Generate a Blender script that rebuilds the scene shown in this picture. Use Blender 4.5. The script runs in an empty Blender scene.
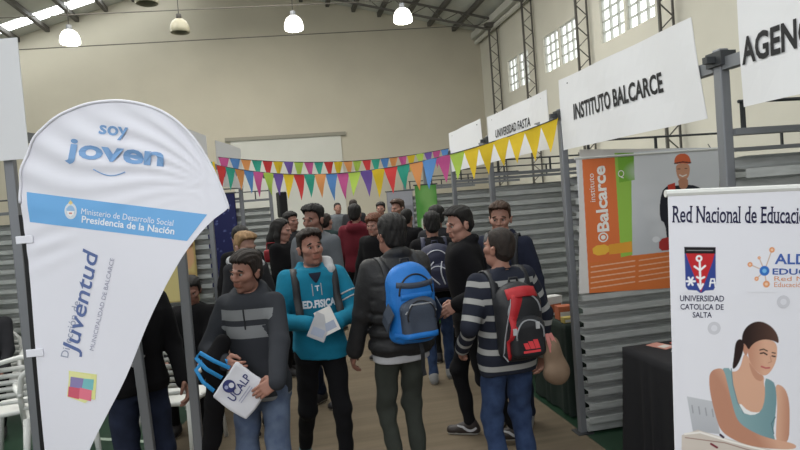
import bpy, math, random
import numpy as np
from mathutils import Vector, Matrix
from mathutils.bvhtree import BVHTree

random.seed(4); RNG = np.random.default_rng(7)
SC = bpy.context.scene
COL = SC.collection
PI = math.pi
def R(d): return math.radians(d)

# ------------------------------------------------------------------ camera
YAW, ROLL, PITCH, EYE, FOC = R(10.9), R(4.5), R(-2.1), 1.8, 600.0
FW = Vector((math.sin(YAW)*math.cos(PITCH), math.cos(YAW)*math.cos(PITCH), math.sin(PITCH)))
_r0 = Vector((math.cos(YAW), -math.sin(YAW), 0)); _u0 = _r0.cross(FW)
UP = _u0*math.cos(ROLL) + _r0*math.sin(ROLL)
RT = _r0*math.cos(ROLL) - _u0*math.sin(ROLL)
cam_data = bpy.data.cameras.new('camera'); cam = bpy.data.objects.new('camera', cam_data); COL.objects.link(cam)
cam_data.sensor_width = 36; cam_data.lens = FOC/800*36; cam_data.clip_start = .05; cam_data.clip_end = 200
M = Matrix((RT, UP, -FW)).transposed().to_4x4(); M.translation = (0, 0, EYE); cam.matrix_world = M
SC.camera = cam

# ------------------------------------------------------------------ light
SC.view_settings.view_transform = 'Standard'; SC.view_settings.look = 'None'
SC.view_settings.gamma = 1; SC.view_settings.use_curve_mapping = False
SC.view_settings.exposure = 0.14
SC.cycles.use_denoising = True
SC.cycles.max_bounces = 6; SC.cycles.diffuse_bounces = 4
world = bpy.data.worlds.new('world'); SC.world = world; world.use_nodes = True
wb = world.node_tree.nodes['Background']; wb.inputs[0].default_value = (.93, .96, 1, 1); wb.inputs[1].default_value = .26
def area(name, loc, aim, sx, sy, power, col=(1, 1, 1)):
    l = bpy.data.lights.new(name, 'AREA'); l.shape = 'RECTANGLE'; l.size = sx; l.size_y = sy; l.energy = power; l.color = col
    o = bpy.data.objects.new(name, l); COL.objects.link(o); o.location = loc
    o.rotation_euler = (Vector(aim)-Vector(loc)).to_track_quat('-Z', 'Y').to_euler()
    return o
# the hall's roof lights and its open entrance gate behind the photographer
area('roof_light', (-2.5, 12, 9.0), (-2.5, 12, 0), 8, 16, 1100, (1, .97, .9))
area('entrance_daylight', (-1.2, -2.4, 3.3), (0.2, 3, 1.5), 3.2, 2.4, 135, (.95, .97, 1))

# ------------------------------------------------------------------ materials
MATS = {}
def srgb(c): return tuple((x/12.92 if x <= .04045 else ((x+.055)/1.055)**2.4) for x in c)
def C8(r, g, b): return srgb((r/255, g/255, b/255))
def mat(name, col, rough=.8, metal=0., noise=0., nscale=20., bump=0., bscale=60., emit=None, estr=0., spec=.4, stretch=(1, 1, 1), col2=None, sheen=0.):
    if name in MATS: return MATS[name]
    m = bpy.data.materials.new(name); m.use_nodes = True; nt = m.node_tree; n = nt.nodes; L = nt.links
    b = n['Principled BSDF']; b.inputs['Base Color'].default_value = (*col, 1); b.inputs['Roughness'].default_value = rough
    b.inputs['Metallic'].default_value = metal; b.inputs['Specular IOR Level'].default_value = spec
    if sheen: b.inputs['Sheen Weight'].default_value = sheen
    if noise or bump or col2:
        tc = n.new('ShaderNodeTexCoord'); mp = n.new('ShaderNodeMapping'); L.new(tc.outputs['Object'], mp.inputs[0]); mp.inputs['Scale'].default_value = stretch
    if noise or col2:
        nz = n.new('ShaderNodeTexNoise'); nz.inputs['Scale'].default_value = nscale; nz.inputs['Detail'].default_value = 4; L.new(mp.outputs[0], nz.inputs[0])
        rp = n.new('ShaderNodeValToRGB'); L.new(nz.outputs[0], rp.inputs[0])
        c2 = col2 or tuple(min(1, c*(1+noise)) for c in col); c1 = col if col2 else tuple(c*(1-noise) for c in col)
        rp.color_ramp.elements[0].color = (*c1, 1); rp.color_ramp.elements[1].color = (*c2, 1)
        rp.color_ramp.elements[0].position = .3; rp.color_ramp.elements[1].position = .7
        L.new(rp.outputs[0], b.inputs['Base Color'])
    if bump:
        n2 = n.new('ShaderNodeTexNoise'); n2.inputs['Scale'].default_value = bscale; n2.inputs['Detail'].default_value = 3; L.new(mp.outputs[0], n2.inputs[0])
        bp = n.new('ShaderNodeBump'); bp.inputs['Strength'].default_value = bump; bp.inputs['Distance'].default_value = .01
        L.new(n2.outputs[0], bp.inputs['Height']); L.new(bp.outputs[0], b.inputs['Normal'])
    if emit: b.inputs['Emission Color'].default_value = (*emit, 1); b.inputs['Emission Strength'].default_value = estr
    MATS[name] = m; return m
def attr_mat(name, attr, rough=.6, spec=.4):
    m = bpy.data.materials.new(name); m.use_nodes = True; nt = m.node_tree
    a = nt.nodes.new('ShaderNodeAttribute'); a.attribute_name = attr; b = nt.nodes['Principled BSDF']
    nt.links.new(a.outputs['Color'], b.inputs['Base Color']); b.inputs['Roughness'].default_value = rough; b.inputs['Specular IOR Level'].default_value = spec
    return m
def stripe_mat(name, base, stripe, bands, rough=.9):
    """bands: list of (from, to) along the float attribute 'along' that are knitted in the stripe colour"""
    m = bpy.data.materials.new(name); m.use_nodes = True; nt = m.node_tree; n = nt.nodes; L = nt.links
    a = n.new('ShaderNodeAttribute'); a.attribute_name = 'along'; b = n['Principled BSDF']; b.inputs['Roughness'].default_value = rough; b.inputs['Specular IOR Level'].default_value = .2
    prev = None
    for lo, hi in bands:
        g = n.new('ShaderNodeMath'); g.operation = 'COMPARE'; L.new(a.outputs['Fac'], g.inputs[0]); g.inputs[1].default_value = (lo+hi)/2; g.inputs[2].default_value = (hi-lo)/2
        if prev is None: prev = g
        else:
            s = n.new('ShaderNodeMath'); s.operation = 'MAXIMUM'; L.new(prev.outputs[0], s.inputs[0]); L.new(g.outputs[0], s.inputs[1]); prev = s
    mx = n.new('ShaderNodeMix'); mx.data_type = 'RGBA'; L.new(prev.outputs[0], mx.inputs[0]); mx.inputs[6].default_value = (*base, 1); mx.inputs[7].default_value = (*stripe, 1)
    L.new(mx.outputs[2], b.inputs['Base Color'])
    return m

# ------------------------------------------------------------------ mesh building
class MB:
    def __init__(s): s.v = []; s.f = []; s.m = []
    def add(s, vs, fs, mi=0):
        o = len(s.v); s.v += [tuple(p) for p in vs]; s.f += [tuple(i+o for i in f) for f in fs]; s.m += [mi]*len(fs)
    def box(s, lo, hi, mi=0, mx=None):
        x0, y0, z0 = lo; x1, y1, z1 = hi
        v = [(x0,y0,z0),(x1,y0,z0),(x1,y1,z0),(x0,y1,z0),(x0,y0,z1),(x1,y0,z1),(x1,y1,z1),(x0,y1,z1)]
        if mx is not None: v = [mx @ Vector(p) for p in v]
        s.add(v, [(0,3,2,1),(4,5,6,7),(0,1,5,4),(1,2,6,5),(2,3,7,6),(3,0,4,7)], mi)
    def bar(s, a, b, w, d=None, mi=0, up=(0, 0, 1)):
        a = Vector(a); b = Vector(b); d = d or w; z = (b-a).normalized(); u = Vector(up)
        if abs(z.dot(u)) > .95: u = Vector((0, 1, 0))
        x = u.cross(z).normalized(); y = z.cross(x)
        q = [a+x*(sx*w/2)+y*(sy*d/2) for sx, sy in ((-1,-1),(1,-1),(1,1),(-1,1))] + [b+x*(sx*w/2)+y*(sy*d/2) for sx, sy in ((-1,-1),(1,-1),(1,1),(-1,1))]
        s.add(q, [(0,3,2,1),(4,5,6,7),(0,1,5,4),(1,2,6,5),(2,3,7,6),(3,0,4,7)], mi)
    def tube(s, path, r, n=8, mi=0, closed=False):
        P = [Vector(p) for p in path]; rs = r if isinstance(r, (list, tuple)) else [r]*len(P); N = len(P); rings = []; prev = None
        for i, p in enumerate(P):
            t = (P[(i+1) % N]-P[i-1]) if closed else (P[min(i+1, N-1)]-P[max(i-1, 0)])
            t.normalize()
            if prev is None:
                u = Vector((0, 0, 1)) if abs(t.z) < .9 else Vector((1, 0, 0)); x = u.cross(t).normalized()
            else: x = (prev-t*prev.dot(t)).normalized()
            prev = x; y = t.cross(x); rings.append([p+(x*math.cos(2*PI*k/n)+y*math.sin(2*PI*k/n))*rs[i] for k in range(n)])
        vs = [q for rg in rings for q in rg]; fs = []
        for i in range(N if closed else N-1):
            j = (i+1) % N
            for k in range(n): fs.append((i*n+k, i*n+(k+1) % n, j*n+(k+1) % n, j*n+k))
        if not closed: fs += [tuple(range(n))[::-1], tuple((N-1)*n+k for k in range(n))]
        s.add(vs, fs, mi)
    def lathe(s, prof, n=24, mi=0, c=(0, 0, 0)):
        vs = []; fs = []
        for r, z in prof: vs += [(c[0]+r*math.cos(2*PI*k/n), c[1]+r*math.sin(2*PI*k/n), c[2]+z) for k in range(n)]
        for i in range(len(prof)-1):
            for k in range(n): fs.append((i*n+k, i*n+(k+1) % n, (i+1)*n+(k+1) % n, (i+1)*n+k))
        s.add(vs, fs, mi)
    def ribbon(s, path, normals, w, th, mi=0):
        P = [Vector(p) for p in path]; N = len(P); vs = []; fs = []
        for i in range(N):
            t = (P[min(i+1, N-1)]-P[max(i-1, 0)]).normalized(); nn = Vector(normals[i]).normalized(); x = t.cross(nn).normalized(); nn = x.cross(t)
            ww = w[i] if isinstance(w, (list, tuple)) else w
            vs += [P[i]-x*ww/2, P[i]+x*ww/2, P[i]+x*ww/2*.9+nn*th, P[i]-x*ww/2*.9+nn*th]
        for i in range(N-1):
            for k in range(4): fs.append((i*4+k, i*4+(k+1) % 4, i*4+4+(k+1) % 4, i*4+4+k))
        fs += [(3,2,1,0), tuple((N-1)*4+k for k in range(4))]
        s.add(vs, fs, mi)
    def build(s, name, mats, parent=None, smooth=False, bevel=0):
        return raw(name, s.v, s.f, mats, parent, smooth, s.m, bevel)
def raw(name, v, f, mats, parent=None, smooth=False, mi=None, bevel=0):
    me = bpy.data.meshes.new(name); 
    if isinstance(v, np.ndarray): v = v.tolist()
    if isinstance(f, np.ndarray): f = f.tolist()
    me.from_pydata(v, [], f)
    for m in (mats if isinstance(mats, (list, tuple)) else [mats]): me.materials.append(m)
    if mi is not None and any(mi): me.polygons.foreach_set('material_index', list(mi))
    if smooth: me.polygons.foreach_set('use_smooth', [True]*len(me.polygons))
    me.update()
    o = bpy.data.objects.new(name, me); COL.objects.link(o)
    if parent is not None: o.parent = parent
    if bevel:
        b = o.modifiers.new('bevel', 'BEVEL'); b.width = bevel; b.segments = 2; b.limit_method = 'ANGLE'
    return o
def thing(name, label, cat, loc=(0, 0, 0), rz=0., group=None):
    o = bpy.data.objects.new(name, None); COL.objects.link(o); o.location = loc; o.rotation_euler = (0, 0, rz); o.empty_display_size = .1
    return tag(o, label, cat, group)
def tag(o, label=None, cat=None, group=None, kind=None):
    if label: o['label'] = label
    if cat: o['category'] = cat
    if group: o['group'] = group
    if kind: o['kind'] = kind
    return o
def struct(o): o['kind'] = 'structure'; return o
def copy_tree(o, parent=None):
    c = o.copy(); COL.objects.link(c)
    if parent is not None: c.parent = parent
    for ch in list(o.children): copy_tree(ch, c)
    return c
class Fr:
    """a flat sheet's frame: origin, right, up, outward normal"""
    def __init__(s, o, r, u): s.o = Vector(o); s.r = Vector(r).normalized(); s.u = Vector(u).normalized(); s.n = s.r.cross(s.u).normalized()
    def p(s, u, v, w=0): return s.o+s.r*u+s.u*v+s.n*w
_txt = {}
def text_geo(txt, bold=0., res=3):
    key = (txt, bold)
    if key in _txt: return _txt[key]
    cu = bpy.data.curves.new('t', 'FONT'); cu.body = txt; cu.size = 1; cu.offset = bold; cu.resolution_u = res
    o = bpy.data.objects.new('t', cu); COL.objects.link(o); dg = bpy.context.evaluated_depsgraph_get(); dg.update()
    me = bpy.data.meshes.new_from_object(o.evaluated_get(dg)); v = np.array([x.co[:2] for x in me.vertices]); f = [tuple(p.vertices) for p in me.polygons]
    bpy.data.objects.remove(o); bpy.data.curves.remove(cu); bpy.data.meshes.remove(me)
    v -= v.min(0); _txt[key] = (v, f); return _txt[key]
def lettering(txt, at, w, h, m, parent, name='lettering', bold=0., ang=0., shear=0., pos=None, x0=0, y0=0):
    """at(u, v) -> point; the line's lower left corner is x0, y0; w x h its size; ang turns it in the sheet"""
    v, f = text_geo(txt, bold); mx = v.max(0); v = v/mx*np.array([w, h]); v[:, 0] += shear*v[:, 1]
    c, s = math.cos(ang), math.sin(ang)
    pts = [at(x0+x*c-y*s, y0+x*s+y*c) for x, y in v]
    return raw(name, [tuple(p) for p in pts], f, m, parent)
# ------------------------------------------------------------------ soft solids (signed distance field, surface nets)
class Field:
    def __init__(s, lo, hi, h):
        s.h = h; s.lo = np.array(lo, float); n = np.ceil((np.array(hi)-s.lo)/h).astype(int)+2
        s.ax = [s.lo[i]+h*np.arange(n[i]) for i in range(3)]; s.f = np.full(n, .5, np.float32)
    def sub(s, lo, hi, pad):
        sl = []; cs = []
        for i in range(3):
            a = max(0, int((lo[i]-pad-s.lo[i])/s.h)); b = min(s.f.shape[i], int((hi[i]+pad-s.lo[i])/s.h)+2)
            if b <= a: return None, None
            sl.append(slice(a, b)); sh = [1, 1, 1]; sh[i] = -1; cs.append(s.ax[i][a:b].reshape(sh))
        return tuple(sl), cs
    def put(s, sl, d, k, op):
        a = s.f[sl]
        if op == 'u':
            h = np.clip(.5+.5*(a-d)/k, 0, 1); s.f[sl] = a*(1-h)+d*h-k*h*(1-h)
        else:
            d = -d; h = np.clip(.5-.5*(a-d)/k, 0, 1); s.f[sl] = a*(1-h)+d*h+k*h*(1-h)
    def cone(s, a, b, ra, rb, k=.02, op='u', sq=None):
        a = np.array(a, float); b = np.array(b, float); r = max(ra, rb)
        sl, c = s.sub(np.minimum(a, b)-r, np.maximum(a, b)+r, k+2*s.h)
        if sl is None: return
        ab = b-a; q = ab@ab+1e-12; t = np.clip(sum((c[i]-a[i])*ab[i] for i in range(3))/q, 0, 1)
        w = sq or (1, 1, 1)
        d = np.sqrt(sum(((c[i]-a[i]-t*ab[i])*w[i])**2 for i in range(3)))-(ra+(rb-ra)*t)
        s.put(sl, d, k, op)
    def chain(s, pts, rs, k=.02, op='u', sq=None):
        for i in range(len(pts)-1): s.cone(pts[i], pts[i+1], rs[i], rs[i+1], k, op, sq)
    def ell(s, c, r, k=.02, op='u', rot=None):
        c0 = np.array(c, float); r = np.array(r, float); R_ = max(r) if rot is not None else r
        sl, g = s.sub(c0-R_, c0+R_, k+2*s.h)
        if sl is None: return
        p = [g[i]-c0[i] for i in range(3)]
        if rot is not None: p = [sum(rot[j][i]*p[j] for j in range(3)) for i in range(3)]
        k0 = np.sqrt(sum((p[i]/r[i])**2 for i in range(3))); k1 = np.sqrt(sum((p[i]/r[i]**2)**2 for i in range(3)))+1e-9
        s.put(sl, k0*(k0-1)/k1, k, op)
    def rbox(s, c, hs, r, k=.02, op='u'):
        c = np.array(c, float); hs = np.array(hs, float); sl, g = s.sub(c-hs, c+hs, k+2*s.h)
        if sl is None: return
        q = [np.abs(g[i]-c[i])-(hs[i]-r) for i in range(3)]
        d = np.sqrt(sum(np.maximum(x, 0)**2 for x in q))+np.minimum(np.maximum(np.maximum(q[0], q[1]), q[2]), 0)-r
        s.put(sl, d, k, op)
    def loft(s, keys, T, off=0., k=.03):
        """keys: (z, a, b) half widths; T(z) -> centre x, y, and turn"""
        K = np.array(keys); z0, z1 = K[0, 0], K[-1, 0]; m = K[:, 1:].max()+off
        cx, cy = np.array([T(z) for z in (z0, z1)]).T[:2]
        sl, c = s.sub((cx.min()-m, cy.min()-m, z0), (cx.max()+m, cy.max()+m, z1), k+2*s.h)
        if sl is None: return
        z = c[2]; zz = z.ravel(); sh = (1, 1, -1)
        a = (np.interp(zz, K[:, 0], K[:, 1])+off).reshape(sh); b = (np.interp(zz, K[:, 0], K[:, 2])+off).reshape(sh)
        tc = np.array([T(q) for q in np.clip(zz, z0-.05, z1+.05)]); x = c[0]-tc[:, 0].reshape(sh); y = c[1]-tc[:, 1].reshape(sh)
        ct, st = np.cos(tc[:, 2]).reshape(sh), np.sin(tc[:, 2]).reshape(sh); x, y = x*ct+y*st, -x*st+y*ct
        e = (np.abs(x/a)**2.4+np.abs(y/b)**2.4)**(1/2.4); d = (e-1)*np.minimum(a, b)
        d = np.maximum(d, np.maximum(z-z1, z0-z)); s.put(sl, d, k, 'u')
    def wrinkle(s, amp, fx=1., seed=0):
        r = np.random.default_rng(seed+11); g = [s.ax[i].reshape([-1 if j == i else 1 for j in range(3)]) for i in range(3)]
        n = 0
        for q in range(5):
            w = r.normal(size=3)*np.array([15, 15, 13])*fx; ph = r.uniform(0, 6.28)
            n = n+np.sin(g[0]*w[0]+g[1]*w[1]+g[2]*w[2]+ph+1.5*np.sin(g[2]*7*fx+g[0]*9*fx+q))
        s.f += (amp*n/2.2).astype(np.float32)
    def cut(s, axis, v, keep_above=True):
        c = s.ax[axis].reshape([-1 if j == axis else 1 for j in range(3)]); s.f = np.maximum(s.f, (v-c) if keep_above else (c-v)).astype(np.float32)
    def mesh(s):
        f = s.f; ins = f < 0; nx, ny, nz = f.shape; lin = lambda i, j, k: (i*ny+j)*nz+k
        cell = []; pos = []; quads = []; flips = []
        for ax in range(3):
            o = [0, 0, 0]; o[ax] = 1
            A = ins[:nx-o[0], :ny-o[1], :nz-o[2]]; B = ins[o[0]:, o[1]:, o[2]:]
            I = np.array(np.nonzero(A != B)); 
            keep = np.ones(I.shape[1], bool)
            for j in range(3):
                if j != ax: keep &= (I[j] > 0) & (I[j] < f.shape[j]-1)
            I = I[:, keep]
            f0 = f[I[0], I[1], I[2]]; f1 = f[I[0]+o[0], I[1]+o[1], I[2]+o[2]]; t = f0/(f0-f1)
            p = I.T.astype(float); p[:, ax] += t
            u, v = [(1, 2), (2, 0), (0, 1)][ax]; q = []
            for du, dv in ((-1, -1), (0, -1), (0, 0), (-1, 0)):
                J = I.copy(); J[u] += du; J[v] += dv; l = lin(*J); cell.append(l); pos.append(p); q.append(l)
            q = np.array(q).T; fl = f0 >= 0; q[fl] = q[fl][:, ::-1]; quads.append(q)
        if not cell: return np.zeros((0, 3)), np.zeros((0, 4), int)
        cell = np.concatenate(cell); pos = np.concatenate(pos); quads = np.concatenate(quads)
        u, inv = np.unique(cell, return_inverse=True); n = np.bincount(inv)
        V = np.stack([np.bincount(inv, pos[:, i])/n for i in range(3)], 1)*s.h+s.lo
        return V, np.searchsorted(u, quads)

# ------------------------------------------------------------------ people
HEADS = {}
def head_mesh(kind, h):
    """head in its own frame: centre at the origin, looking to -Y, z up; returns verts, quads, tone (beard, lip)"""
    key = (kind, h)
    if key in HEADS: return HEADS[key]
    F = Field((-.11, -.15, -.20), (.11, .13, .15), h); fem = kind == 'woman'
    j = .92 if fem else 1.
    F.ell((0, .014, .040), (.074, .094, .080), .02)
    F.ell((0, -.030, -.038), (.058*j, .062, .078), .03)
    F.cone((-.030*j, -.030, -.082), (.030*j, -.030, -.082), .030, .030, .03)
    F.ell((0, -.072, -.098), (.020*j, .018, .017), .02)
    for s in (-1, 1):
        F.cone((s*.040, -.066, -.016), (s*.052, -.040, -.010), .022, .022, .02)
        F.ell((s*.031, -.100, .008), (.019, .018, .013), .012, 's')
        F.cone((s*.012, -.088, .026), (s*.046, -.076, .026), .011, .009, .012)
        F.ell((s*.078, .012, -.010), (.010, .020, .031), .008)
        F.cone((s*.074, .004, -.005), (s*.084, .022, .010), .008, .010, .006)
    F.chain([(0, -.088, .020), (0, -.098, -.004), (0, -.107, -.022)], [.008, .010, .0115], .012)
    for s in (-1, 1): F.ell((s*.012, -.096, -.025), (.009, .010, .008), .008)
    F.cone((-.020, -.086, -.050), (.020, -.086, -.050), .009, .009, .008)
    F.cone((-.018, -.085, -.063), (.018, -.085, -.063), .010, .010, .008)
    F.cone((-.026, -.097, -.0565), (.026, -.097, -.0565), .003, .003, .004, 's')
    F.cone((0, .012, -.06), (0, .030, -.185), .050*(.88 if fem else 1), .056*(.88 if fem else 1), .025)
    V, Q = F.mesh()
    lip = ((np.abs(V[:, 2]+.057) < .014) & (np.abs(V[:, 0]) < .027) & (V[:, 1] < -.080)).astype(float)
    beard = np.clip((-.028-V[:, 2])/.02, 0, 1)*np.clip((V[:, 2]+.125)/.02, 0, 1)*np.clip((.015-V[:, 1])/.02, 0, 1)*(1-lip)
    up = (np.abs(V[:, 2]+.036) < .008) & (V[:, 1] < -.08); beard[up] = np.maximum(beard[up], .6)
    HEADS[key] = (V, Q, beard, lip); return HEADS[key]
def hair_mesh(style, h, seed):
    F = Field((-.17, -.18, -.38 if style in ('long', 'pony') else -.16), (.17, .20, .21), h); X, Y_, Z_ = [F.ax[i].reshape([-1 if j == i else 1 for j in range(3)]) for i in range(3)]
    F.ell((0, .014, .040), (.074, .094, .080), .02); F.ell((0, .030, -.025), (.064, .074, .075), .03); F.f += .0008
    az = np.degrees(np.arctan2(np.abs(X), -(Y_-.01)))+0*Z_
    # the hairline: brow, temple, sideburn, round the ear, nape
    line = {'short': (.078, .070, .050, -.020, .012, -.050, -.072), 'quiff': (.080, .074, .052, -.022, .010, -.050, -.075), 'full': (.066, .060, .045, -.030, -.005, -.065, -.085), 'curly': (.060, .050, .030, -.03, -.04, -.07, -.09),
            'long': (.078, .066, .035, -.06, -.12, -.16, -.2), 'pony': (.084, .076, .055, -.02, .008, -.055, -.085)}[style]
    hl = np.interp(az, (0, 35, 58, 76, 96, 120, 180), line); rg = np.random.default_rng(seed+3)
    hl = hl+.006*np.sin(az*.35+seed)*np.sin(X*90+seed)
    m = np.clip((Z_-hl)/.030, 0, 1); m = m*m*(3-2*m)
    top = np.clip((Z_-.045)/.06, 0, 1); front = np.clip((.02-Y_)/.09, 0, 1)
    g = {'short': .007+.010*top, 'quiff': .008+.016*top+.022*top*front, 'full': .013+.016*top, 'curly': .024+.020*top, 'long': .013+.010*top, 'pony': .007+.006*top}[style]
    st = sum(np.sin(X*f*1.0+Y_*f*.35*np.sin(q+seed)+Z_*f*.5*np.cos(q)+q*1.9+seed) for q, f in enumerate((120, 190, 260, 75)))/4
    if style == 'curly': st = 1.6*np.sin(X*150+seed)*np.sin(Y_*140+1)*np.sin(Z_*150+2)+.5*st
    F.f = (F.f-(g+st*(.0065 if style != 'short' else .003))*m+.006*(1-m)).astype(np.float32)
    if style == 'long':
        for s in (-1, 1): F.chain([(s*.070, .02, .04), (s*.084, .02, -.06), (s*.086, .0, -.18), (s*.075, -.02, -.30)], [.022, .030, .032, .018], .03)
        F.chain([(0, .085, .03), (0, .10, -.10), (0, .10, -.28)], [.05, .065, .05], .04)
    if style == 'pony': F.chain([(0, .10, .06), (0, .145, .02), (0, .15, -.10), (0, .13, -.22)], [.026, .034, .034, .014], .02)
    return F.mesh()
HANDS = {}
def hand_mesh(curl, h):
    """a right hand: wrist at the origin, fingers along +X, thumb on +Y, back of the hand +Z"""
    key = (curl, h)
    if key in HANDS: return HANDS[key]
    F = Field((-.07, -.075, -.13), (.21, .115, .06), h)
    F.cone((-.012, 0, 0), (.0, 0, 0), .025, .026, .02, sq=(1, 1, 1.15))
    ks = [(.088, .030), (.094, .010), (.090, -.010), (.082, -.028)]
    for x, y in ks: F.cone((.008, y*.6, 0), (x, y, .002), .017, .0125, .014, sq=(1, 1, 1.2))
    for i, (x, y) in enumerate(ks):
        L = [(.042, .026, .020), (.046, .029, .021), (.042, .027, .020), (.033, .020, .017)][i]; p = np.array((x, y, .002)); a = curl*.55*(1+.08*i)
        rr = [.0098, .0090, .0082, .0070]
        for j in range(3):
            q = p+L[j]*np.array((math.cos(a), (y*.9)*(1-curl*.5), -math.sin(a))); F.cone(p, q, rr[j], rr[j+1], .004); p = q; a += curl*.75
    F.chain([(.018, .018, -.004), (.045, .048, -.014), (.072, .056-.012*curl, -.024-.010*curl), (.094, .054-.022*curl, -.030-.020*curl)], [.016, .013, .0105, .0085], .008)
    HANDS[key] = F.mesh(); return HANDS[key]
def ik(a, b, l1, l2, hint):
    a = np.array(a, float); b = np.array(b, float); v = b-a; d = np.linalg.norm(v); d2 = min(d, (l1+l2)*.998); u = v/d; b = a+u*d2
    x = (l1*l1-l2*l2+d2*d2)/(2*d2); y = math.sqrt(max(0, l1*l1-x*x)); p = np.array(hint, float); p -= u*(p@u); p /= np.linalg.norm(p)+1e-9
    return a+u*x+p*y, b
def rotz(a): c, s = math.cos(a), math.sin(a); return np.array([[c, -s, 0], [s, c, 0], [0, 0, 1]])
def rotx(a): c, s = math.cos(a), math.sin(a); return np.array([[1, 0, 0], [0, c, -s], [0, s, c]])
def roty(a): c, s = math.cos(a), math.sin(a); return np.array([[c, 0, s], [0, 1, 0], [-s, 0, c]])

BODY = [(.84, .150, .100), (.93, .168, .115), (1.08, .140, .098), (1.26, .160, .112), (1.36, .168, .108), (1.43, .135, .090), (1.48, .075, .066)]
SKIN = attr_mat('skin', 'tone', .5, .35)
EYEW = mat('eye_white', C8(150, 142, 136), .3); IRIS = mat('iris_brown', C8(40, 26, 18), .2)
LEGW = {'skinny': (.088, .062, .046), 'jeans': (.092, .070, .058), 'loose': (.096, .074, .064)}
def person(label, at, face, H, top, legs, hair, top_mat, leg_mat, hair_mat, shoe_mat, tone=(150, 108, 86), group=None, sex='man', head=(0, 0, 0), lean=0., sway=0., twist=0.,
           lw=None, rw=None, le=None, re=None, la=None, ra=None, lk=None, rk=None, curl=.7, lhand=None, rhand=None, hair_style='short', beard=0., fine=True, hem=.80, thick=.022, puff=0., hood=None,
           hood_mat=None, ankle=.09, wr=.0055, seat=None, see_hands=True, shirt=None, width=1., shoes=True, brow=True, turtleneck=False, arm_bands=True, hood_side=(-1, 1)):
    """one person at `at`, turned `face` degrees (0 looks to -Y), H tall; wrists lw/rw and ankles la/ra as local targets of a 1.75 m figure (left is +X)"""
    s = H/1.75; root = thing('person', label, 'person', (at[0], at[1], 0), R(face), group); root.scale = (s, s, s)
    hv = .0095 if fine else .018; hh = .0042 if fine else .0075
    pz = seat if seat is not None else .95; dz = pz-.95
    tl = math.tan(R(lean)); tw = R(twist)
    def T(z): q = max(0, min(1, (z-.95)/.5)); return (sway*(z-.95), -tl*(z-.95), tw*q)
    def tp(x, y, z): c = T(z); ct, st = math.cos(c[2]), math.sin(c[2]); return np.array((c[0]+x*ct-y*st, c[1]+x*st+y*ct, z+dz))
    W = width
    SHL, SHR = tp(.165*W, .005, 1.415), tp(-.165*W, .005, 1.415); NB = tp(0, .012, 1.46)
    lw = np.array(lw if lw is not None else (.27, -.06, .83)); rw = np.array(rw if rw is not None else (-.27, -.06, .83))
    ELl, WRl = ik(SHL, lw, .29, .255, le or (.35, .9, -.2)); ELr, WRr = ik(SHR, rw, .29, .255, re or (-.35, .9, -.2))
    HPl, HPr = np.array((.088, 0, .92+dz)), np.array((-.088, 0, .92+dz))
    la = np.array(la if la is not None else (.10, .02, .085)); ra = np.array(ra if ra is not None else (-.10, .02, .085))
    KNl, ANl = ik(HPl, la, .435, .425, lk or (.05, -1, 0)); KNr, ANr = ik(HPr, ra, .435, .425, rk or (-.05, -1, 0))
    hy, hp, hr = [R(a) for a in head]; HM = rotz(hy)@rotx(-hp)@roty(hr); HC = NB+np.array((0, -.022-.5*tl*.1, .155))
    allp = np.array([SHL, SHR, ELl, ELr, WRl, WRr, HPl, HPr, KNl, KNr, ANl, ANr, HC]); lo = allp.min(0)-.17; hi = allp.max(0)+.17; lo[2] = min(lo[2], -.02)
    # ---- body: one skin under the clothes
    F = Field(lo, hi, .016 if fine else .024)
    keys = [(z+dz, a*W*.92, b*.92) for z, a, b in BODY]; Tz = lambda z: T(z-dz)
    F.loft(keys, Tz, 0, .04)
    for S, E, Wr in ((SHL, ELl, WRl), (SHR, ELr, WRr)): F.cone(S, E, .048, .038, .03); F.cone(E, Wr, .036, .025, .02)
    for P, K, A in ((HPl, KNl, ANl), (HPr, KNr, ANr)): F.cone(P, K, .076, .050, .04); F.cone(K, A, .047, .032, .02); F.cone(A, A+np.array((0, -.11, -.045)), .032, .026, .02)
    F.cone(NB-np.array((0, 0, .05)), HC+HM@np.array((0, .01, -.05)), .058, .050, .03)
    V, Q = F.mesh(); vs = [V]; qs = [Q]; bl = [np.zeros((len(V), 2))]; n = len(V)
    hv_, hq, bd, lp = head_mesh(sex, hh); vs.append(hv_@HM.T+HC); qs.append(hq+n); bl.append(np.stack([bd*beard, lp], 1)); n += len(hv_)
    if see_hands:
        for side, E, Wr, hx in ((1, ELl, WRl, lhand), (-1, ELr, WRr, rhand)):
            hc = hx or {}; x = np.array(hc.get('dir', tuple(Wr-E)), float); x /= np.linalg.norm(x); back = np.array(hc.get('back', (side*.9, -.1, .1)), float); back -= x*(back@x); back /= np.linalg.norm(back)
            y = np.cross(back, x); a, b = hand_mesh(hc.get('curl', curl), .0042 if fine else .007)
            # thumb forward: the cross product gives the thumb side for one hand, its mirror for the other
            sg = 1. if side < 0 else -1.
            hvv = Wr+a[:, :1]*x+a[:, 1:2]*y*sg+a[:, 2:3]*back
            vs.append(hvv); qs.append((b if sg > 0 else b[:, ::-1])+n); bl.append(np.zeros((len(a), 2))); n += len(a)
    V = np.concatenate(vs); Q = np.concatenate(qs); B = np.concatenate(bl)
    body = raw('body', V, Q, SKIN, root, True); base = np.array(C8(*tone))*np.array((.78, .82, .92)); colr = np.repeat(base[None], len(V), 0)
    colr = colr*(1-.62*B[:, :1])+np.array(C8(50, 42, 40))*.3*B[:, :1]; colr = colr*(1-B[:, 1:])+(base*np.array((.84, .68, .66)))*B[:, 1:]
    ca = body.data.color_attributes.new('tone', 'FLOAT_COLOR', 'POINT'); ca.data.foreach_set('color', np.concatenate([colr, np.ones((len(V), 1))], 1).astype(np.float32).ravel())
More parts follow.
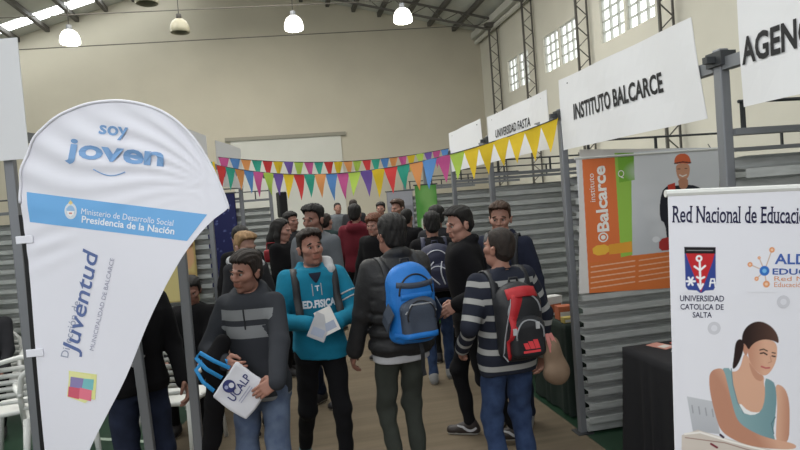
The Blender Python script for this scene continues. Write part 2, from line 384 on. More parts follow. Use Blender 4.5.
    # ---- eyes and brows
    if brow:
        for sx in (-1, 1):
            m = MB(); c = HC+HM@np.array((sx*.0305, -.0750, .008)); HMm = Matrix(HM.tolist())
            m.lathe([(.0001, -.0125), (.008, -.0095), (.0125, 0), (.008, .0095), (.0001, .0125)], 12, 0); vv = [Vector(c)+HMm@Vector(p) for p in m.v]; m.v = [tuple(q) for q in vv]
            c2 = HC+HM@np.array((sx*.0305-.001, -.0842, .008)); m2 = MB(); m2.lathe([(.0001, .0045), (.0062, .0025), (.0062, -.002)], 10, 1)
            m.add([Vector(c2)+HMm@(Matrix.Rotation(PI/2, 3, 'X')@Vector(p)) for p in m2.v], m2.f, 1); m.build('eye', [EYEW, IRIS], root, True)
            if fine:
                b = Field((-.03, -.02, -.02), (.03, .02, .02), .003); b.chain([(-.019, .004, -.003), (0, -.003, .004), (.019, .001, .001)] if sx < 0 else [(-.019, .001, .001), (0, -.003, .004), (.019, .004, -.003)], [.004, .0055, .005], .004)
                bv, bq = b.mesh(); raw('eyebrow', (bv+np.array((sx*.032, -.0865, .0315)))@HM.T+HC, bq, hair_mat, root, True)
    if hair_style:
        v, q = hair_mesh(hair_style, hh*1.15, len(label)); raw('hair', v@HM.T+HC, q, hair_mat, root, True)
    # ---- trousers
    r1, r2, r3 = LEGW[legs]; F = Field(lo, hi, hv); F.loft([(z+dz, a*W, b) for z, a, b in BODY if z < 1.1], Tz, .008, .03)
    for P, K, A in ((HPl, KNl, ANl), (HPr, KNr, ANr)):
        F.cone(P, K, r1, r2, .03); e = K+(A-K)*(1-.05/.425*(ankle/.09)*.6); F.cone(K, e, r2, r3, .03)
    F.wrinkle(wr*.8, 1.25, 3)
    F.cut(2, 1.06+dz, False)
    v, q = F.mesh(); raw('trousers', v, q, leg_mat, root, True)
    # ---- shoes
    if shoes:
        for K, A in ((KNl, ANl), (KNr, ANr)):
            f = np.array((.0, -1., 0)); 
            b0 = A+np.array((0, .035, -.045)); b1 = A+np.array((.012*np.sign(A[0]), -.15, -.052)); S = Field(np.minimum(b0, b1)-.09, np.maximum(b0, b1)+.12, .008)
            S.cone(b0, b1, .042, .036, .02); S.cone(A+np.array((0, .01, .0)), A+np.array((0, -.06, -.03)), .046, .036, .03); S.cut(2, A[2]-.083)
            v, q = S.mesh(); so = v[:, 2] < A[2]-.062; fi = so[q].all(1).astype(int).tolist(); raw('shoe', v, q, [shoe_mat, MATS['sole_white']], root, True, fi)
    # ---- top
    F = Field(lo, hi, hv); hm = hem+dz
    tk = [(z+dz, a*W, b+puff*.6) for z, a, b in BODY if z > hem-.02]; b0 = np.array(BODY); tk = [(hm, float(np.interp(hem, b0[:, 0], b0[:, 1]))*W, float(np.interp(hem, b0[:, 0], b0[:, 2]))+puff*.5)]+[t for t in tk if t[0] > hm+.01]
    F.loft(tk, Tz, thick, .03)
    if puff:
        for i in range(6): F.loft([(hm+.04+.085*i, .165*W, .125), (hm+.085+.085*i, .165*W, .125)], Tz, thick+.004, .03)
    F.ell(tp(0, .01, 1.41), (.15*W+thick, .085+thick, .06+thick*.6), .05)
    ar = (.058+thick*.45+puff*.4, .050+thick*.4+puff*.4, .042+thick*.3+puff*.2)
    for S, E, Wr in ((SHL, ELl, WRl), (SHR, ELr, WRr)):
        d = (Wr-E)/np.linalg.norm(Wr-E); F.cone(S, E, ar[0], ar[1], .035); F.cone(E, Wr+d*.005, ar[1], ar[2], .02); F.cone(Wr-d*.03, Wr+d*.008, ar[2]*1.02, ar[2]*.95, .006)
    if hood or turtleneck:
        rr = .030 if hood else .022
        for i in range(12):
            a0, a1 = 2*PI*i/12, 2*PI*(i+1)/12
            pt = lambda a: NB+np.array((.078*math.cos(a), .006+.072*math.sin(a), .02+.03*math.sin(a)))
            F.cone(pt(a0), pt(a1), rr+.010*math.sin(a0), rr+.010*math.sin(a1), .02)
        if hood: F.ell(NB+np.array((0, .105, -.015)), (.125, .062, .075), .035); F.ell(NB+np.array((0, .075, .055)), (.07, .05, .05), .02, 's')
    else:
        for i in range(10):
            a0, a1 = 2*PI*i/10, 2*PI*(i+1)/10; pt = lambda a: NB+np.array((.066*math.cos(a), .006+.06*math.sin(a), .012+.022*math.sin(a))); F.cone(pt(a0), pt(a1), .016, .016, .015)
    F.wrinkle(wr*1.3, .9, len(label))
    v, q = F.mesh(); topo = raw('jacket' if top in ('jacket', 'coat') else top, v, q, top_mat, root, True)
    # the weave's coordinate: height on the trunk, distance down the sleeve on the arms
    def seg(a, b): ab = b-a; t = np.clip(((v-a)@ab)/(ab@ab), 0, 1); return np.linalg.norm(v-(a+t[:, None]*ab), axis=1), t
    al = v[:, 2]-dz; best = np.full(len(v), 9.)
    for S, E, Wr in ((SHL, ELl, WRl), (SHR, ELr, WRr)):
        for a, b, o, l in ((S, E, 0, .29), (E, Wr, .29, .255)):
            d, t = seg(a, b); ok = (d < ar[0]+.02) & ((np.abs(v[:, 0]-T(1.3)[0]) > .175*W) | (t > .5)) & (d < best); al = np.where(ok, 1.43-o-t*l if arm_bands else 9., al); best = np.where(ok, d, best)
    at_ = topo.data.attributes.new('along', 'FLOAT', 'POINT'); at_.data.foreach_set('value', al.astype(np.float32))
    bvh = BVHTree.FromPolygons([tuple(p) for p in v], [tuple(p) for p in q.tolist()])
    if shirt:   # a shirt's tail showing under the hem
        F = Field(lo, hi, hv); F.loft([(hm-.045, .172*W, .125), (hm+.06, .165*W, .12)], Tz, .012, .02); vv, qq = F.mesh(); raw('shirt', vv, qq, shirt, root, True)
    if hood_mat:
        F = Field(lo, hi, .008); F.ell(NB+np.array((0, .085, .02)), (.098, .055, .045), .02); F.ell(NB+np.array((0, .055, .05)), (.075, .05, .05), .015, 's')
        for sx in hood_side: F.chain([NB+np.array((sx*.05, .09, .06)), NB+np.array((sx*.115, .03, .045)), NB+np.array((sx*.118, -.045, -.005)), NB+np.array((sx*.07, -.105, -.06))], [.036, .042, .040, .018], .012)
        vv, qq = F.mesh(); raw('hood_lining', vv, qq, hood_mat, root, True)
    root['_s'] = s
    info = dict(root=root, s=s, T=T, tp=tp, bvh=bvh, NB=NB, HC=HC, HM=HM, WRl=WRl, WRr=WRr, ELl=ELl, ELr=ELr, SHL=SHL, SHR=SHR, W=W, dz=dz)
    del root['_s']
    return info
def on_top(I, x, z, back=False, off=.004):
    """a point on the garment's surface in front (or behind) of the trunk"""
    c = I['tp'](x, 0, z); d = Vector((0, 1, 0)) if not back else Vector((0, -1, 0)); o = Vector((c[0], c[1], c[2]))-d*.6
    h = I['bvh'].ray_cast(o, d)
    p = h[0] if h[0] is not None else Vector((c[0], c[1], c[2]))-d*.13
    return p-d*off
def strap_path(I, x, z0=1.16, z1=1.2, n=18, off=.003):
    """over the shoulder: from z1 on the back, over the top, to z0 on the chest"""
    P = []; N = []; cz = 1.27
    c = Vector(I['tp'](x, 0, cz))
    a0 = math.atan2(z1-cz, .16); a1 = PI-math.atan2(z0-cz, .16)
    for i in range(n):
        a = a0+(a1-a0)*i/(n-1); dr = Vector((0, math.cos(a), math.sin(a))); h = I['bvh'].ray_cast(c+dr*.7, -dr)
        p = h[0] if h[0] is not None else c+dr*.14
        P.append(p+dr*off); N.append(dr)
    for _ in range(2): P = [P[0]]+[(P[i-1]+P[i]*2+P[i+1])/4 for i in range(1, n-1)]+[P[-1]]
    return [p+N[i]*.003 for i, p in enumerate(P)], N
def backpack(I, label, m_main, m_sec, m_trim, size=(.30, .17, .45), z=1.20, x=0., straps=(1, 1), pocket=True, strap_mat=None, group=None, trim=True, dy=0., sx0=.105):
    """a rucksack on I's back; a thing of its own, standing where its base hangs"""
    w, d, h = size; root0 = I['root']; s = I['s']
    yb = max(on_top(I, x+q, zz, True)[1] for q in (-.08, 0, .08) for zz in (z-.12, z, z+.12))
    c = np.array((x+I['T'](z)[0], yb+d/2-.012+dy, z+I['dz'])); MW = Matrix.Translation(root0.location)@Matrix.Rotation(root0.rotation_euler.z, 4, 'Z')@Matrix.Scale(s, 4)
    base = MW@Vector((c[0], c[1], c[2]-h/2)); r = thing('backpack', label, 'backpack', base, root0.rotation_euler.z, group); r.scale = (s, s, s); off = np.array((c[0], c[1], c[2]-h/2))
    hv = .008
    F = Field((-w/2-.05, -d/2-.05, -.04), (w/2+.05, d/2+.1, h+.05), hv)
    F.chain([(0, 0, .10), (0, -.005, h*.55), (0, -.02, h-.10)], [.1]*3, .02, sq=(.1/(w/2), .1/(d/2), 1.)); F.rbox((0, -.01, h*.42), (w/2, d/2, h*.42), .05, .03); F.ell((0, -.01, h*.76), (w*.45, d*.46, h*.25), .05)
    F.wrinkle(.004, 1.1, len(label)); v, q = F.mesh(); raw('bag_body', v, q, m_main, r, True)
    bv = BVHTree.FromPolygons([tuple(p) for p in v], [tuple(p) for p in q.tolist()])
    def surf(xx, zz, o=.003):
        hh = bv.ray_cast(Vector((xx, 1, zz)), Vector((0, -1, 0))); return (hh[0] if hh[0] is not None else Vector((xx, d/2, zz)))+Vector((0, o, 0))
    if pocket:
        F = Field((-w/2-.03, 0, 0), (w/2+.03, d/2+.14, h), hv); F.rbox((0, d/2+.0, h*.30), (w*.40, .045, h*.235), .035, .02); F.ell((0, d/2, h*.46), (w*.34, .036, h*.15), .04); F.wrinkle(.003, 1.2, 5); v2, q2 = F.mesh(); raw('front_pocket', v2, q2, m_sec, r, True)
        bv2 = BVHTree.FromPolygons([tuple(p) for p in v2], [tuple(p) for p in q2.tolist()])
    else: bv2 = bv
    def surf2(xx, zz, o=.003):
        hh = bv2.ray_cast(Vector((xx, 1, zz)), Vector((0, -1, 0))); return (hh[0] if hh[0] is not None else surf(xx, zz, 0))+Vector((0, o, 0))
    if trim:
        m = MB(); P = [surf(w*.40*math.cos(a), h*.62+h*.27*math.sin(a)) for a in np.linspace(.05, PI-.05, 22)]; m.tube(P, .0055, 6); m.build('zip_piping', m_trim, r, True)
        m = MB(); P = [surf2(w*.33*math.cos(a), h*.36+h*.20*math.sin(a)) for a in np.linspace(-.2, PI+.2, 22)]; m.tube(P, .005, 6); m.build('pocket_piping', m_trim, r, True)
    m = MB(); m.tube([(-.035, -d/2+.03, h-.02), (-.025, -d/2+.03, h+.035), (.025, -d/2+.03, h+.035), (.035, -d/2+.03, h-.02)], .008, 6); m.build('grab_handle', strap_mat or m_trim, r, True)
    for sx, on in zip((1, -1), straps):
        if not on: continue
        P, N = strap_path(I, sx*sx0*I['W']+x*.5, 1.10, z+.10); m = MB(); m.ribbon([np.array(p)-off for p in P], N, .052, .010); m.build('shoulder_strap', strap_mat or m_trim, r, True)
    return r, surf, surf2, off
# ------------------------------------------------------------------ shared materials
WHITE = mat('white_plastic', C8(214, 214, 210), .45); mat('sole_white', C8(190, 190, 185), .6)
GALV = mat('galvanised_steel', C8(182, 184, 182), .42, .25, .12, 9, stretch=(1, 1, 6)); STEEL = mat('post_grey', C8(128, 130, 134), .45, .35)
DARKST = mat('dark_truss_paint', C8(88, 85, 81), .6); BRACK = mat('bracket_dark', C8(70, 72, 74), .5, .4)
SIGNW = mat('sign_board_white', C8(222, 222, 224), .6); INK = mat('ink_black', C8(28, 28, 30), .7); BLACKM = mat('matt_black', C8(20, 20, 22), .6)
LX, LY = math.cos(YAW), -math.sin(YAW)          # the left row of stands runs at this angle
def left(lat, d, z=0.): return (lat*LX+d*math.sin(YAW), lat*LY+d*math.cos(YAW), z)

# ------------------------------------------------------------------ the hall
XL, XR, YB, YF, RX = -13.8, 8.6, 24.0, -9.0, -2.57
ZR, ZE, ZL = 10.95, 8.62, 7.15
def roof_z(x): return ZR+(x-RX)*(ZE-ZR)/(XR-RX) if x > RX else ZR+(x-RX)*(ZR-ZL)/(RX-XL)
WALL = mat('painted_wall', C8(188, 181, 165), .9, noise=.05, nscale=.6, bump=.15, bscale=30)
WALLR = mat('painted_side_wall', C8(205, 201, 189), .9, noise=.04, nscale=.7, bump=.15, bscale=30)
m = MB(); m.add([(XL, YB, 0), (XR, YB, 0), (XR, YB, ZE), (RX, YB, ZR), (XL, YB, ZL), (XL, YB+.2, 0), (XR, YB+.2, 0), (XR, YB+.2, ZE), (RX, YB+.2, ZR), (XL, YB+.2, ZL)],
      [(0, 1, 2, 3, 4), (9, 8, 7, 6, 5), (0, 5, 6, 1), (1, 6, 7, 2), (2, 7, 8, 3), (3, 8, 9, 4), (4, 9, 5, 0)]); struct(m.build('wall_back', WALL))
WHITE_F = mat('window_frame_pale', C8(190, 190, 186), .6)
WIN = [(21.18, 20.28), (20.2, 19.3), (18.1, 17.07), (16.98, 15.95), (14.62, 13.52), (13.42, 12.3), (10.9, 9.8), (9.7, 8.6)]; WZ0, WZ1 = 5.56, 6.70
m = MB()   # the side wall is pierced by its windows
ys = sorted(set([YF, YB]+[y for w in WIN for y in w]))
for a, b in zip(ys, ys[1:]):
    if any(abs(w[1]-a) < 1e-6 and abs(w[0]-b) < 1e-6 for w in WIN):
        m.box((XR, a, 0), (XR+.25, b, WZ0)); m.box((XR, a, WZ1), (XR+.25, b, ZE+.1))
    else: m.box((XR, a, 0), (XR+.25, b, ZE+.1))
struct(m.build('wall_right', WALLR))
m = MB(); m.box((XL-.2, YF, 0), (XL, YB, ZL+.1)); struct(m.build('wall_left', WALLR))
GLOWL = mat('bright_window_glass', C8(235, 240, 240), .3, emit=(.95, 1, 1), estr=4.5)
for i in range(5):  # unseen left wall windows, added as glowing panes to brighten stands and signs
    y0 = -4+5.2*i; m = MB(); m.box((XL+.005, y0, 4.2), (XL+.02, y0+3.2, 6.4)); p = struct(m.build('window_%d' % (i+11), GLOWL)); m = MB()
    for k in range(5): m.box((XL+.02, y0+.8*k-.03, 4.15), (XL+.07, y0+.8*k+.03, 6.45))
    for k in range(4): m.box((XL+.02, y0-.03, 4.2+.733*k-.03), (XL+.07, y0+3.23, 4.2+.733*k+.03))
    m.build('window_frame', WHITE_F, p)
GLASSB = mat('bright_glass_block', C8(235, 240, 240), .3, emit=(.95, 1, 1), estr=1.35); MUNT = mat('window_frame_white', C8(186, 186, 180), .6)
for i, (y1, y0) in enumerate(WIN):
    m = MB(); m.box((XR+.14, y0, WZ0), (XR+.16, y1, WZ1)); p = struct(m.build('window_%d' % (i+1), GLASSB))
    m = MB(); w = .035
    for k in range(4): yy = y0+(y1-y0)*k/3; m.box((XR+.06, max(y0, yy-w/2), WZ0), (XR+.135, min(y1, yy+w/2), WZ1))
    for k in range(5): zz = WZ0+(WZ1-WZ0)*k/4; m.box((XR+.06, y0, max(WZ0, zz-w/2)), (XR+.135, y1, min(WZ1, zz+w/2)))
    m.build('window_frame', MUNT, p)
# sliding door in the back wall
m = MB(); m.box((-1.75, YB-.06, 0), (2.5, YB-.02, 4.66)); o = struct(m.build('door_1', mat('door_white', C8(200, 199, 192), .7, noise=.03, nscale=1)))
m = MB(); m.box((-1.95, YB-.12, 4.66), (2.7, YB-.005, 4.80)); m.build('door_rail', mat('door_rail_grey', C8(140, 136, 124), .6), o)
# floor: green court, lines, and the tan carpet of the aisle
FLG = mat('court_green', C8(36, 60, 44), .35, noise=.12, nscale=3); TAN = mat('aisle_carpet', C8(105, 93, 76), .95, noise=.14, nscale=2.2, bump=.2, bscale=220, stretch=(.35, 5, 1))
m = MB(); m.box((XL, YF, -.2), (XR, YB, 0)); struct(m.build('floor', FLG))
m = MB(); a = left(-2.05, -6); b = left(-2.05, 18.5); m.add([(a[0], a[1], .004), (2.03, -6, .004), (2.03, 18.5, .004), (b[0], b[1], .004)], [(0, 1, 2, 3)]); struct(m.build('floor_carpet', TAN))
m = MB(); m.add([(-2.0, 5.60, .003), (-.4, 4.71, .003), (-.4, 4.77, .003), (-2.0, 5.66, .003)], [(0, 1, 2, 3)]); struct(m.build('floor_line', mat('court_line', C8(150, 165, 150), .6)))
# roof, roof lights, purlins, trusses
ROOF = mat('roof_sheet', C8(196, 196, 192), .6, .1, .05, 2); SKYL = mat('translucent_sheet', C8(235, 240, 240), .5, emit=(.95, 1, 1), estr=8)
m = MB()
for x0, x1 in ((XL, RX), (RX, XR)):
    z0, z1 = roof_z(x0+1e-6), roof_z(x1-1e-6) if x1 > RX else ZR
    m.add([(x0, YF, z0), (x1, YF, z1), (x1, YB, z1), (x0, YB, z0), (x0, YF, z0+.06), (x1, YF, z1+.06), (x1, YB, z1+.06), (x0, YB, z0+.06)], [(0, 1, 2, 3), (7, 6, 5, 4), (0, 4, 5, 1), (2, 6, 7, 3), (0, 3, 7, 4), (1, 5, 6, 2)])
struct(m.build('ceiling', ROOF))
for i, yc in enumerate((-5.6, .9, 7.4, 13.9, 22.9)):
    m = MB(); hw = .5 if yc < 20 else .32
    for x0, x1 in ((-11.5, -3.2), (-1.9, 7.6)) if yc < 20 else ((-11.5, -3.2),):
        za, zb = roof_z(x0)-.012, roof_z(x1)-.012
        m.add([(x0, yc-hw, za), (x1, yc-hw, zb), (x1, yc+hw, zb), (x0, yc+hw, za)], [(0, 3, 2, 1)])
    struct(m.build('ceiling_light_sheet_%d' % (i+1), SKYL))
k = 0
for x in [-8.83+1.02*j for j in range(-4, 17)]:
    if XL+.3 < x < XR-.2:
        m = MB(); z = roof_z(x)-.10; m.box((x-.07, YF, z-.09), (x+.07, YB-.01, z+.08)); k += 1; struct(m.build('trim_%d' % k, DARKST))
FRM = (21.75, 18.6, 15.1, 11.55, 8.1, 4.6, 1.1)
for y in FRM:
    m = MB()
    for xa, xb in ((XL+.2, RX), (RX, XR-.35)) if y < 20 else ((RX, XR-.35),):
        n = 18; za, zb = roof_z(xa)-.22, roof_z(xb-1e-6 if xb > RX else xb)-.22
        if xa == RX: za = ZR-.22
        m.bar((xa, y, za), (xb, y, zb), .07); m.bar((xa, y, za-.42), (xb, y, zb-.42), .07)
        for j in range(n):
            f0, f1 = j/n, (j+1)/n; l = lambda f, dz: (xa+(xb-xa)*f, y, za+(zb-za)*f-dz); m.bar(l(f0, .42 if j % 2 else 0), l(f1, 0 if j % 2 else .42), .025)
    k += 1; struct(m.build('trim_%d' % k, DARKST))
    m = MB(); m.tube([(XL+.2, y, 7.6), (XR-.3, y, 8.25)], .016, 6); k += 1; struct(m.build('trim_%d' % k, mat('tie_rod', C8(96, 92, 86), .6)))
    m = MB()   # lattice column against the side wall
    for xx, w in ((8.18, .055), (8.5, .04)): m.bar((xx, y, 0), (xx, y, 8.2), w)
    for j in range(28): z = .15+j*.287; m.bar((8.18 if j % 2 else 8.5, y, z), (8.5 if j % 2 else 8.18, y, z+.287), .022)
    m.box((8.05, y-.12, 8.15), (8.58, y+.12, 8.3))
    k += 1; struct(m.build('column_%d' % k, DARKST))
m = MB(); m.box((8.22, YF, 8.3), (8.58, YB-.01, 8.56)); m.tube([(8.42, YF, 8.18), (8.42, YB-.02, 8.18)], .09, 8); struct(m.build('trim_gutter', mat('gutter_pale', C8(196, 194, 186), .6)))
# ------------------------------------------------------------------ pendant lamps
LIT = mat('lit_acrylic_dome', C8(240, 240, 235), .3, emit=(1, .98, .93), estr=2.2); DULL = mat('unlit_acrylic_dome', C8(150, 145, 125), .3, noise=.1, nscale=6); CORD = mat('lamp_cord', C8(60, 58, 54), .7)
for x, y, z, lit, lab in ((-5.17, 17.49, 6.72, 1, 'lit white dome lamp hanging at far left below the roof light'), (-2.62, 14.55, 6.75, 0, 'unlit dome lamp cut by the top edge above the flag banner'),
        (-2.28, 16.93, 6.78, 0, 'small unlit dull dome lamp against the back wall, left of centre'), (.7, 16.35, 6.62, 1, 'lit white dome lamp hanging in the middle above the white door'),
        (3.56, 15.8, 6.60, 1, 'lit white dome lamp hanging right of the middle near the roof truss'), (4.0, 13.3, 6.78, 1, 'lit dome lamp at the top edge, its lower rim just showing')):
    t = thing('pendant_lamp', lab, 'lamp', (x, y, z), 0, 'dome lamps hanging from the roof')
    m = MB(); m.lathe([(.235, 0), (.255, .02), (.255, .10), (.235, .20), (.19, .29), (.12, .35), (.06, .37)], 24); m.lathe([(.225, 0), (.235, .05), (.22, .18), (.17, .27), (.05, .345)][::-1], 24); m.build('lamp_shade', LIT if lit else DULL, t, True)
    m = MB(); m.lathe([(.001, .50), (.07, .49), (.075, .38), (.06, .36), (.001, .36)], 14); m.build('lamp_holder', CORD if not lit else STEEL, t, True)
    m = MB(); m.tube([(0, 0, .49), (0, 0, roof_z(x)-z-.2)], .012, 6); m.build('cord', CORD, t)
    m = MB(); m.lathe([(.001, .10), (.05, .12), (.06, .2), (.03, .30), (.001, .32)], 12); m.build('bulb', LIT if lit else DULL, t, True)
    if lit:
        l = bpy.data.lights.new('lamp_light', 'POINT'); l.energy = 130; l.color = (1, .95, .85); l.shadow_soft_size = .25; lo_ = bpy.data.objects.new('lamp_light', l); COL.objects.link(lo_); lo_.parent = t; lo_.location = (0, 0, -.1)

# ------------------------------------------------------------------ stands
def post(p, h, lab, lean=(0, 0), bracket=True, group=None):
    t = thing('stand_post', lab, 'post', p, 0, group)
    m = MB(); m.bar((0, 0, 0), (lean[0], lean[1], h), .05); m.build('upright', STEEL, t, bevel=.006)
    m = MB(); m.box((-.06, -.06, 0), (.06, .06, .01)); m.build('foot_plate', BRACK, t)
    if bracket:
        m = MB(); m.box((-.04, -.05, h-.08), (.04, .05, h-.015)); m.bar((-.085, 0, h-.05), (.085, 0, h-.05), .03); m.build('bracket', BRACK, t)
    return t
def divider(p, r, length, lab, top=2.02, rail=True, rail_from=.25):
    """a ribbed metal sheet in a frame, from p along direction r"""
    ang = math.atan2(r[1], r[0]); t = thing('corrugated_divider', lab, 'partition', p, ang)
    m = MB(); pitch = .1; n = int((top-.12)/pitch); prof = []
    for i in range(n): z = .09+i*pitch; prof += [(-.090, z), (-.090, z+.042), (-.008, z+.048), (.0, z+.056), (-.003, z+.088), (-.014, z+.095)]
    prof.append((-.090, .09+n*pitch)); vs = []
    for yy, z in prof: vs += [(.0, yy, z), (length, yy, z)]
    for yy, z in prof: vs += [(.0, yy+.003, z), (length, yy+.003, z)]
    q = len(prof); fs = [(2*i, 2*i+1, 2*i+3, 2*i+2) for i in range(q-1)]+[(2*q+2*i+2, 2*q+2*i+3, 2*q+2*i+1, 2*q+2*i) for i in range(q-1)]
    m.add(vs, fs); m.build('ribbed_sheet', GALV, t)
    m = MB(); m.box((.0, -.05, .02), (length, .02, .09)); m.build('bottom_rail', GALV, t)
    m = MB(); m.box((.0, -.045, top-.03), (length, .02, top)); m.build('top_rail', STEEL, t)
    if rail:
        m = MB(); m.tube([(rail_from, -.01, top+.125), (length, -.01, top+.115)], .009, 6); m.build('hand_rail', BRACK, t)
        for x in np.arange(rail_from+.02, length, .55): m = MB(); m.bar((x, -.01, top-.005), (x, -.01, top+.12), .016); m.build('rail_stud', BRACK, t)
    return t
RP = (2.45, 4.07, 5.63, 6.95, 8.4, 9.9); XS = 2.035
pl = ['tall grey post beside the agencia sign and the white rollup banner', 'grey post at the near corner of the orange poster divider', 'grey post behind the yellow pennants at the universidad fasta sign', 'grey post where the coloured pennants turn yellow',
      'grey post beside the green banner', 'last grey post of the right row beside the grey banner']
for y, l in zip(RP, pl): post((XS, y, 0), 2.39, l, group='posts of the right row of stands')
dl = ['ribbed metal divider at the right edge above the white rollup banner', 'ribbed metal divider carrying the orange and white poster', 'ribbed metal divider behind the boy with the red backpack', 'ribbed metal divider behind the boy in the black coat',
      'far ribbed metal divider right of the green banner', 'farthest ribbed metal divider behind the green banner']
for y, l, ln, rf in zip(RP, dl, (2.2, 2.2, 2.0, 1.6, 1.4, 1.2), (.02, .12, .0, .02, .02, .02)): divider((XS+.022, y, 0), (1, 0), ln, l, rail_from=rf+.03)
for i, (a, b) in enumerate(zip(RP, RP[1:])):
    m = MB(); m.box((XS-.02, a+.03, 2.29), (XS+.03, b-.03, 2.345)); tag(m.build('stand_beam', STEEL), ['grey beam between the instituto balcarce posts', 'grey beam behind the universidad fasta sign', 'grey beam behind the blank far sign', 'grey beam beyond the blank far sign', 'farthest grey beam of the right row'][i], 'beam', 'beams of the right row')
m = MB(); m.box((XS-.02, -.5, 2.29), (XS+.03, RP[0]-.03, 2.345)); tag(m.build('stand_beam', STEEL), 'grey beam behind the agencia sign at the right edge', 'beam', 'beams of the right row')
def sign(ya, yb, z0, z1, lab, texts=(), name='stand_sign', curl=.008, x=2.012, flare=0.):
    """a sheet hung along the right row, facing the aisle; ya far, yb near"""
    t = thing(name, lab, 'sign', (x, ya, z0)); n = 14; vs = []; fs = []
    W = ya-yb
    bow = lambda u, v: -curl*math.sin(u/W*PI)*(1-v/(z1-z0))-.006*math.sin(u*9+v*5)
    at = lambda u, v, w=.0035: Vector((bow(u, v)-w, -u-flare*(u/W)*(1-v/(z1-z0)), v))
    for th in (0, .003):
        for j in range(5):
            for i in range(n+1): p = at(W*i/n, (z1-z0)*j/4, -th); vs.append(p)
    K = (n+1)*5
    for j in range(4):
        for i in range(n): a = j*(n+1)+i; fs.append((a, a+1, a+n+2, a+n+1)); fs.append((K+a+n+1, K+a+n+2, K+a+1, K+a))
    edge = [i for i in range(n+1)]; 
    for i in range(n): fs.append((i+1, i, K+i, K+i+1)); e = 4*(n+1); fs.append((e+i, e+i+1, K+e+i+1, K+e+i))
    raw('sheet', vs, fs, SIGNW, t)
    for txt, y0, y1, zz, h, bold in texts: lettering(txt, at, y0-y1, h, INK, t, bold=bold, x0=ya-y0, y0=zz-z0)
    m = MB()
    for u in (.12, W-.12): m.tube([(.0, -u, z1-z0-.04), (.045, -u, z1-z0-.1), (.045, -u, 2.32-z0)], .006, 5)
    m.build('hook', BRACK, t)
    return t
sign(4.02, 2.60, 2.085, 2.585, 'white hanging sign reading INSTITUTO BALCARCE', [('INSTITUTO BALCARCE', 3.83, 2.88, 2.272, .110, .028)], flare=.07)
sign(2.30, .75, 2.10, 2.72, 'white hanging sign reading AGENC at the right edge', [('AGENC', 2.285, 1.93, 2.277, .118, .03)])
sign(5.56, 4.22, 2.12, 2.56, 'white hanging sign reading UNIVERSIDAD FASTA', [('UNIVERSIDAD FASTA', 5.36, 4.56, 2.335, .075, .012)])
sign(6.92, 5.77, 2.12, 2.58, 'blank white hanging sign beyond the universidad fasta sign')
# ---- left row
LP = [(-2.10, 3.30), (-1.98, 4.65), (-1.92, 6.12), (-1.9, 7.32), (-1.86, 8.82)]
pl = ['grey post at the left edge beside the flag banner', 'grey post hidden behind the flag banner', 'grey post of the left row where the pennants are tied', 'grey post right of the dark blue poster', 'last grey post of the left row']
for (a, d), l in zip(LP, pl): post(left(a, d), 2.38, l, group='posts of the left row of stands')
post(left(-1.465, 3.3), 1.3, 'short leaning grey post under the edge of the flag banner', lean=(-.05, .02), bracket=False); post(left(-1.215, 3.3), 1.95, 'slim grey post right of the flag in front of the black hoodie person', lean=(.0, .02), bracket=False)
DV = (-LX, -LY)
for (a, d), l, ln in zip(LP[2:], ['long ribbed metal divider from the left edge to the yellow poster', 'ribbed metal divider carrying the dark blue poster', 'ribbed metal divider right of the dark blue poster'], (4.4, 1.8, 1.6)):
    e = left(a-ln, d+.05); t = divider((e[0], e[1], 0), (LX, LY), ln-.03, l)
for i, ((a, d), (a2, d2)) in enumerate(zip(LP, LP[1:])):
    m = MB(); m.bar(left(a, d+.03, 2.34), left(a2, d2-.03, 2.34), .05); tag(m.build('stand_beam', STEEL), ['grey beam running back from the left edge post behind the flag', 'grey beam of the left row hidden behind the flag', 'grey beam above the dark blue poster', 'grey beam at the far end of the left row'][i], 'beam', 'beams of the left row')
def left_sign(a, d0, d1, z0, z1, lab):
    p0 = Vector(left(a, d0)); p1 = Vector(left(a+.02, d1)); ang = math.atan2((p1-p0).y, (p1-p0).x); L = (p1-p0).length; t = thing('stand_sign', lab, 'sign', (p0.x, p0.y, z0), ang)
    m = MB(); n = 8; f = lambda u: -.012*math.sin(u/L*PI*1.3); 
    for i in range(n): u0, u1 = L*i/n, L*(i+1)/n; m.add([(u0, f(u0), 0), (u1, f(u1), 0), (u1, f(u1), z1-z0), (u0, f(u0), z1-z0), (u0, f(u0)+.003, 0), (u1, f(u1)+.003, 0), (u1, f(u1)+.003, z1-z0), (u0, f(u0)+.003, z1-z0)], [(0, 1, 2, 3), (7, 6, 5, 4), (0, 4, 5, 1), (3, 2, 6, 7)])
    m.build('sheet', SIGNW, t)
    m = MB(); m.tube([(.1, .01, z1-z0-.05), (.1, .03, 2.34-z0)], .006, 5); m.build('hook', BRACK, t)
left_sign(-1.87, 4.9, 6.02, 2.10, 2.62, 'blank white sign of the left row just behind the flag top')
left_sign(-1.85, 6.28, 7.25, 2.12, 2.60, 'blank white sign of the left row behind the first coloured pennants')
p = left(-3.12, 3.21, 2.19); t = thing('stand_sign', 'large blank white sign cut by the left edge', 'sign', p, -YAW)
m = MB(); m.box((0, 0, 0), (1.18, .006, .64)); m.build('sheet', SIGNW, t); m = MB(); m.tube([(1.1, .02, .5), (1.1, .035, .16)], .008, 5); m.build('hook', BRACK, t)

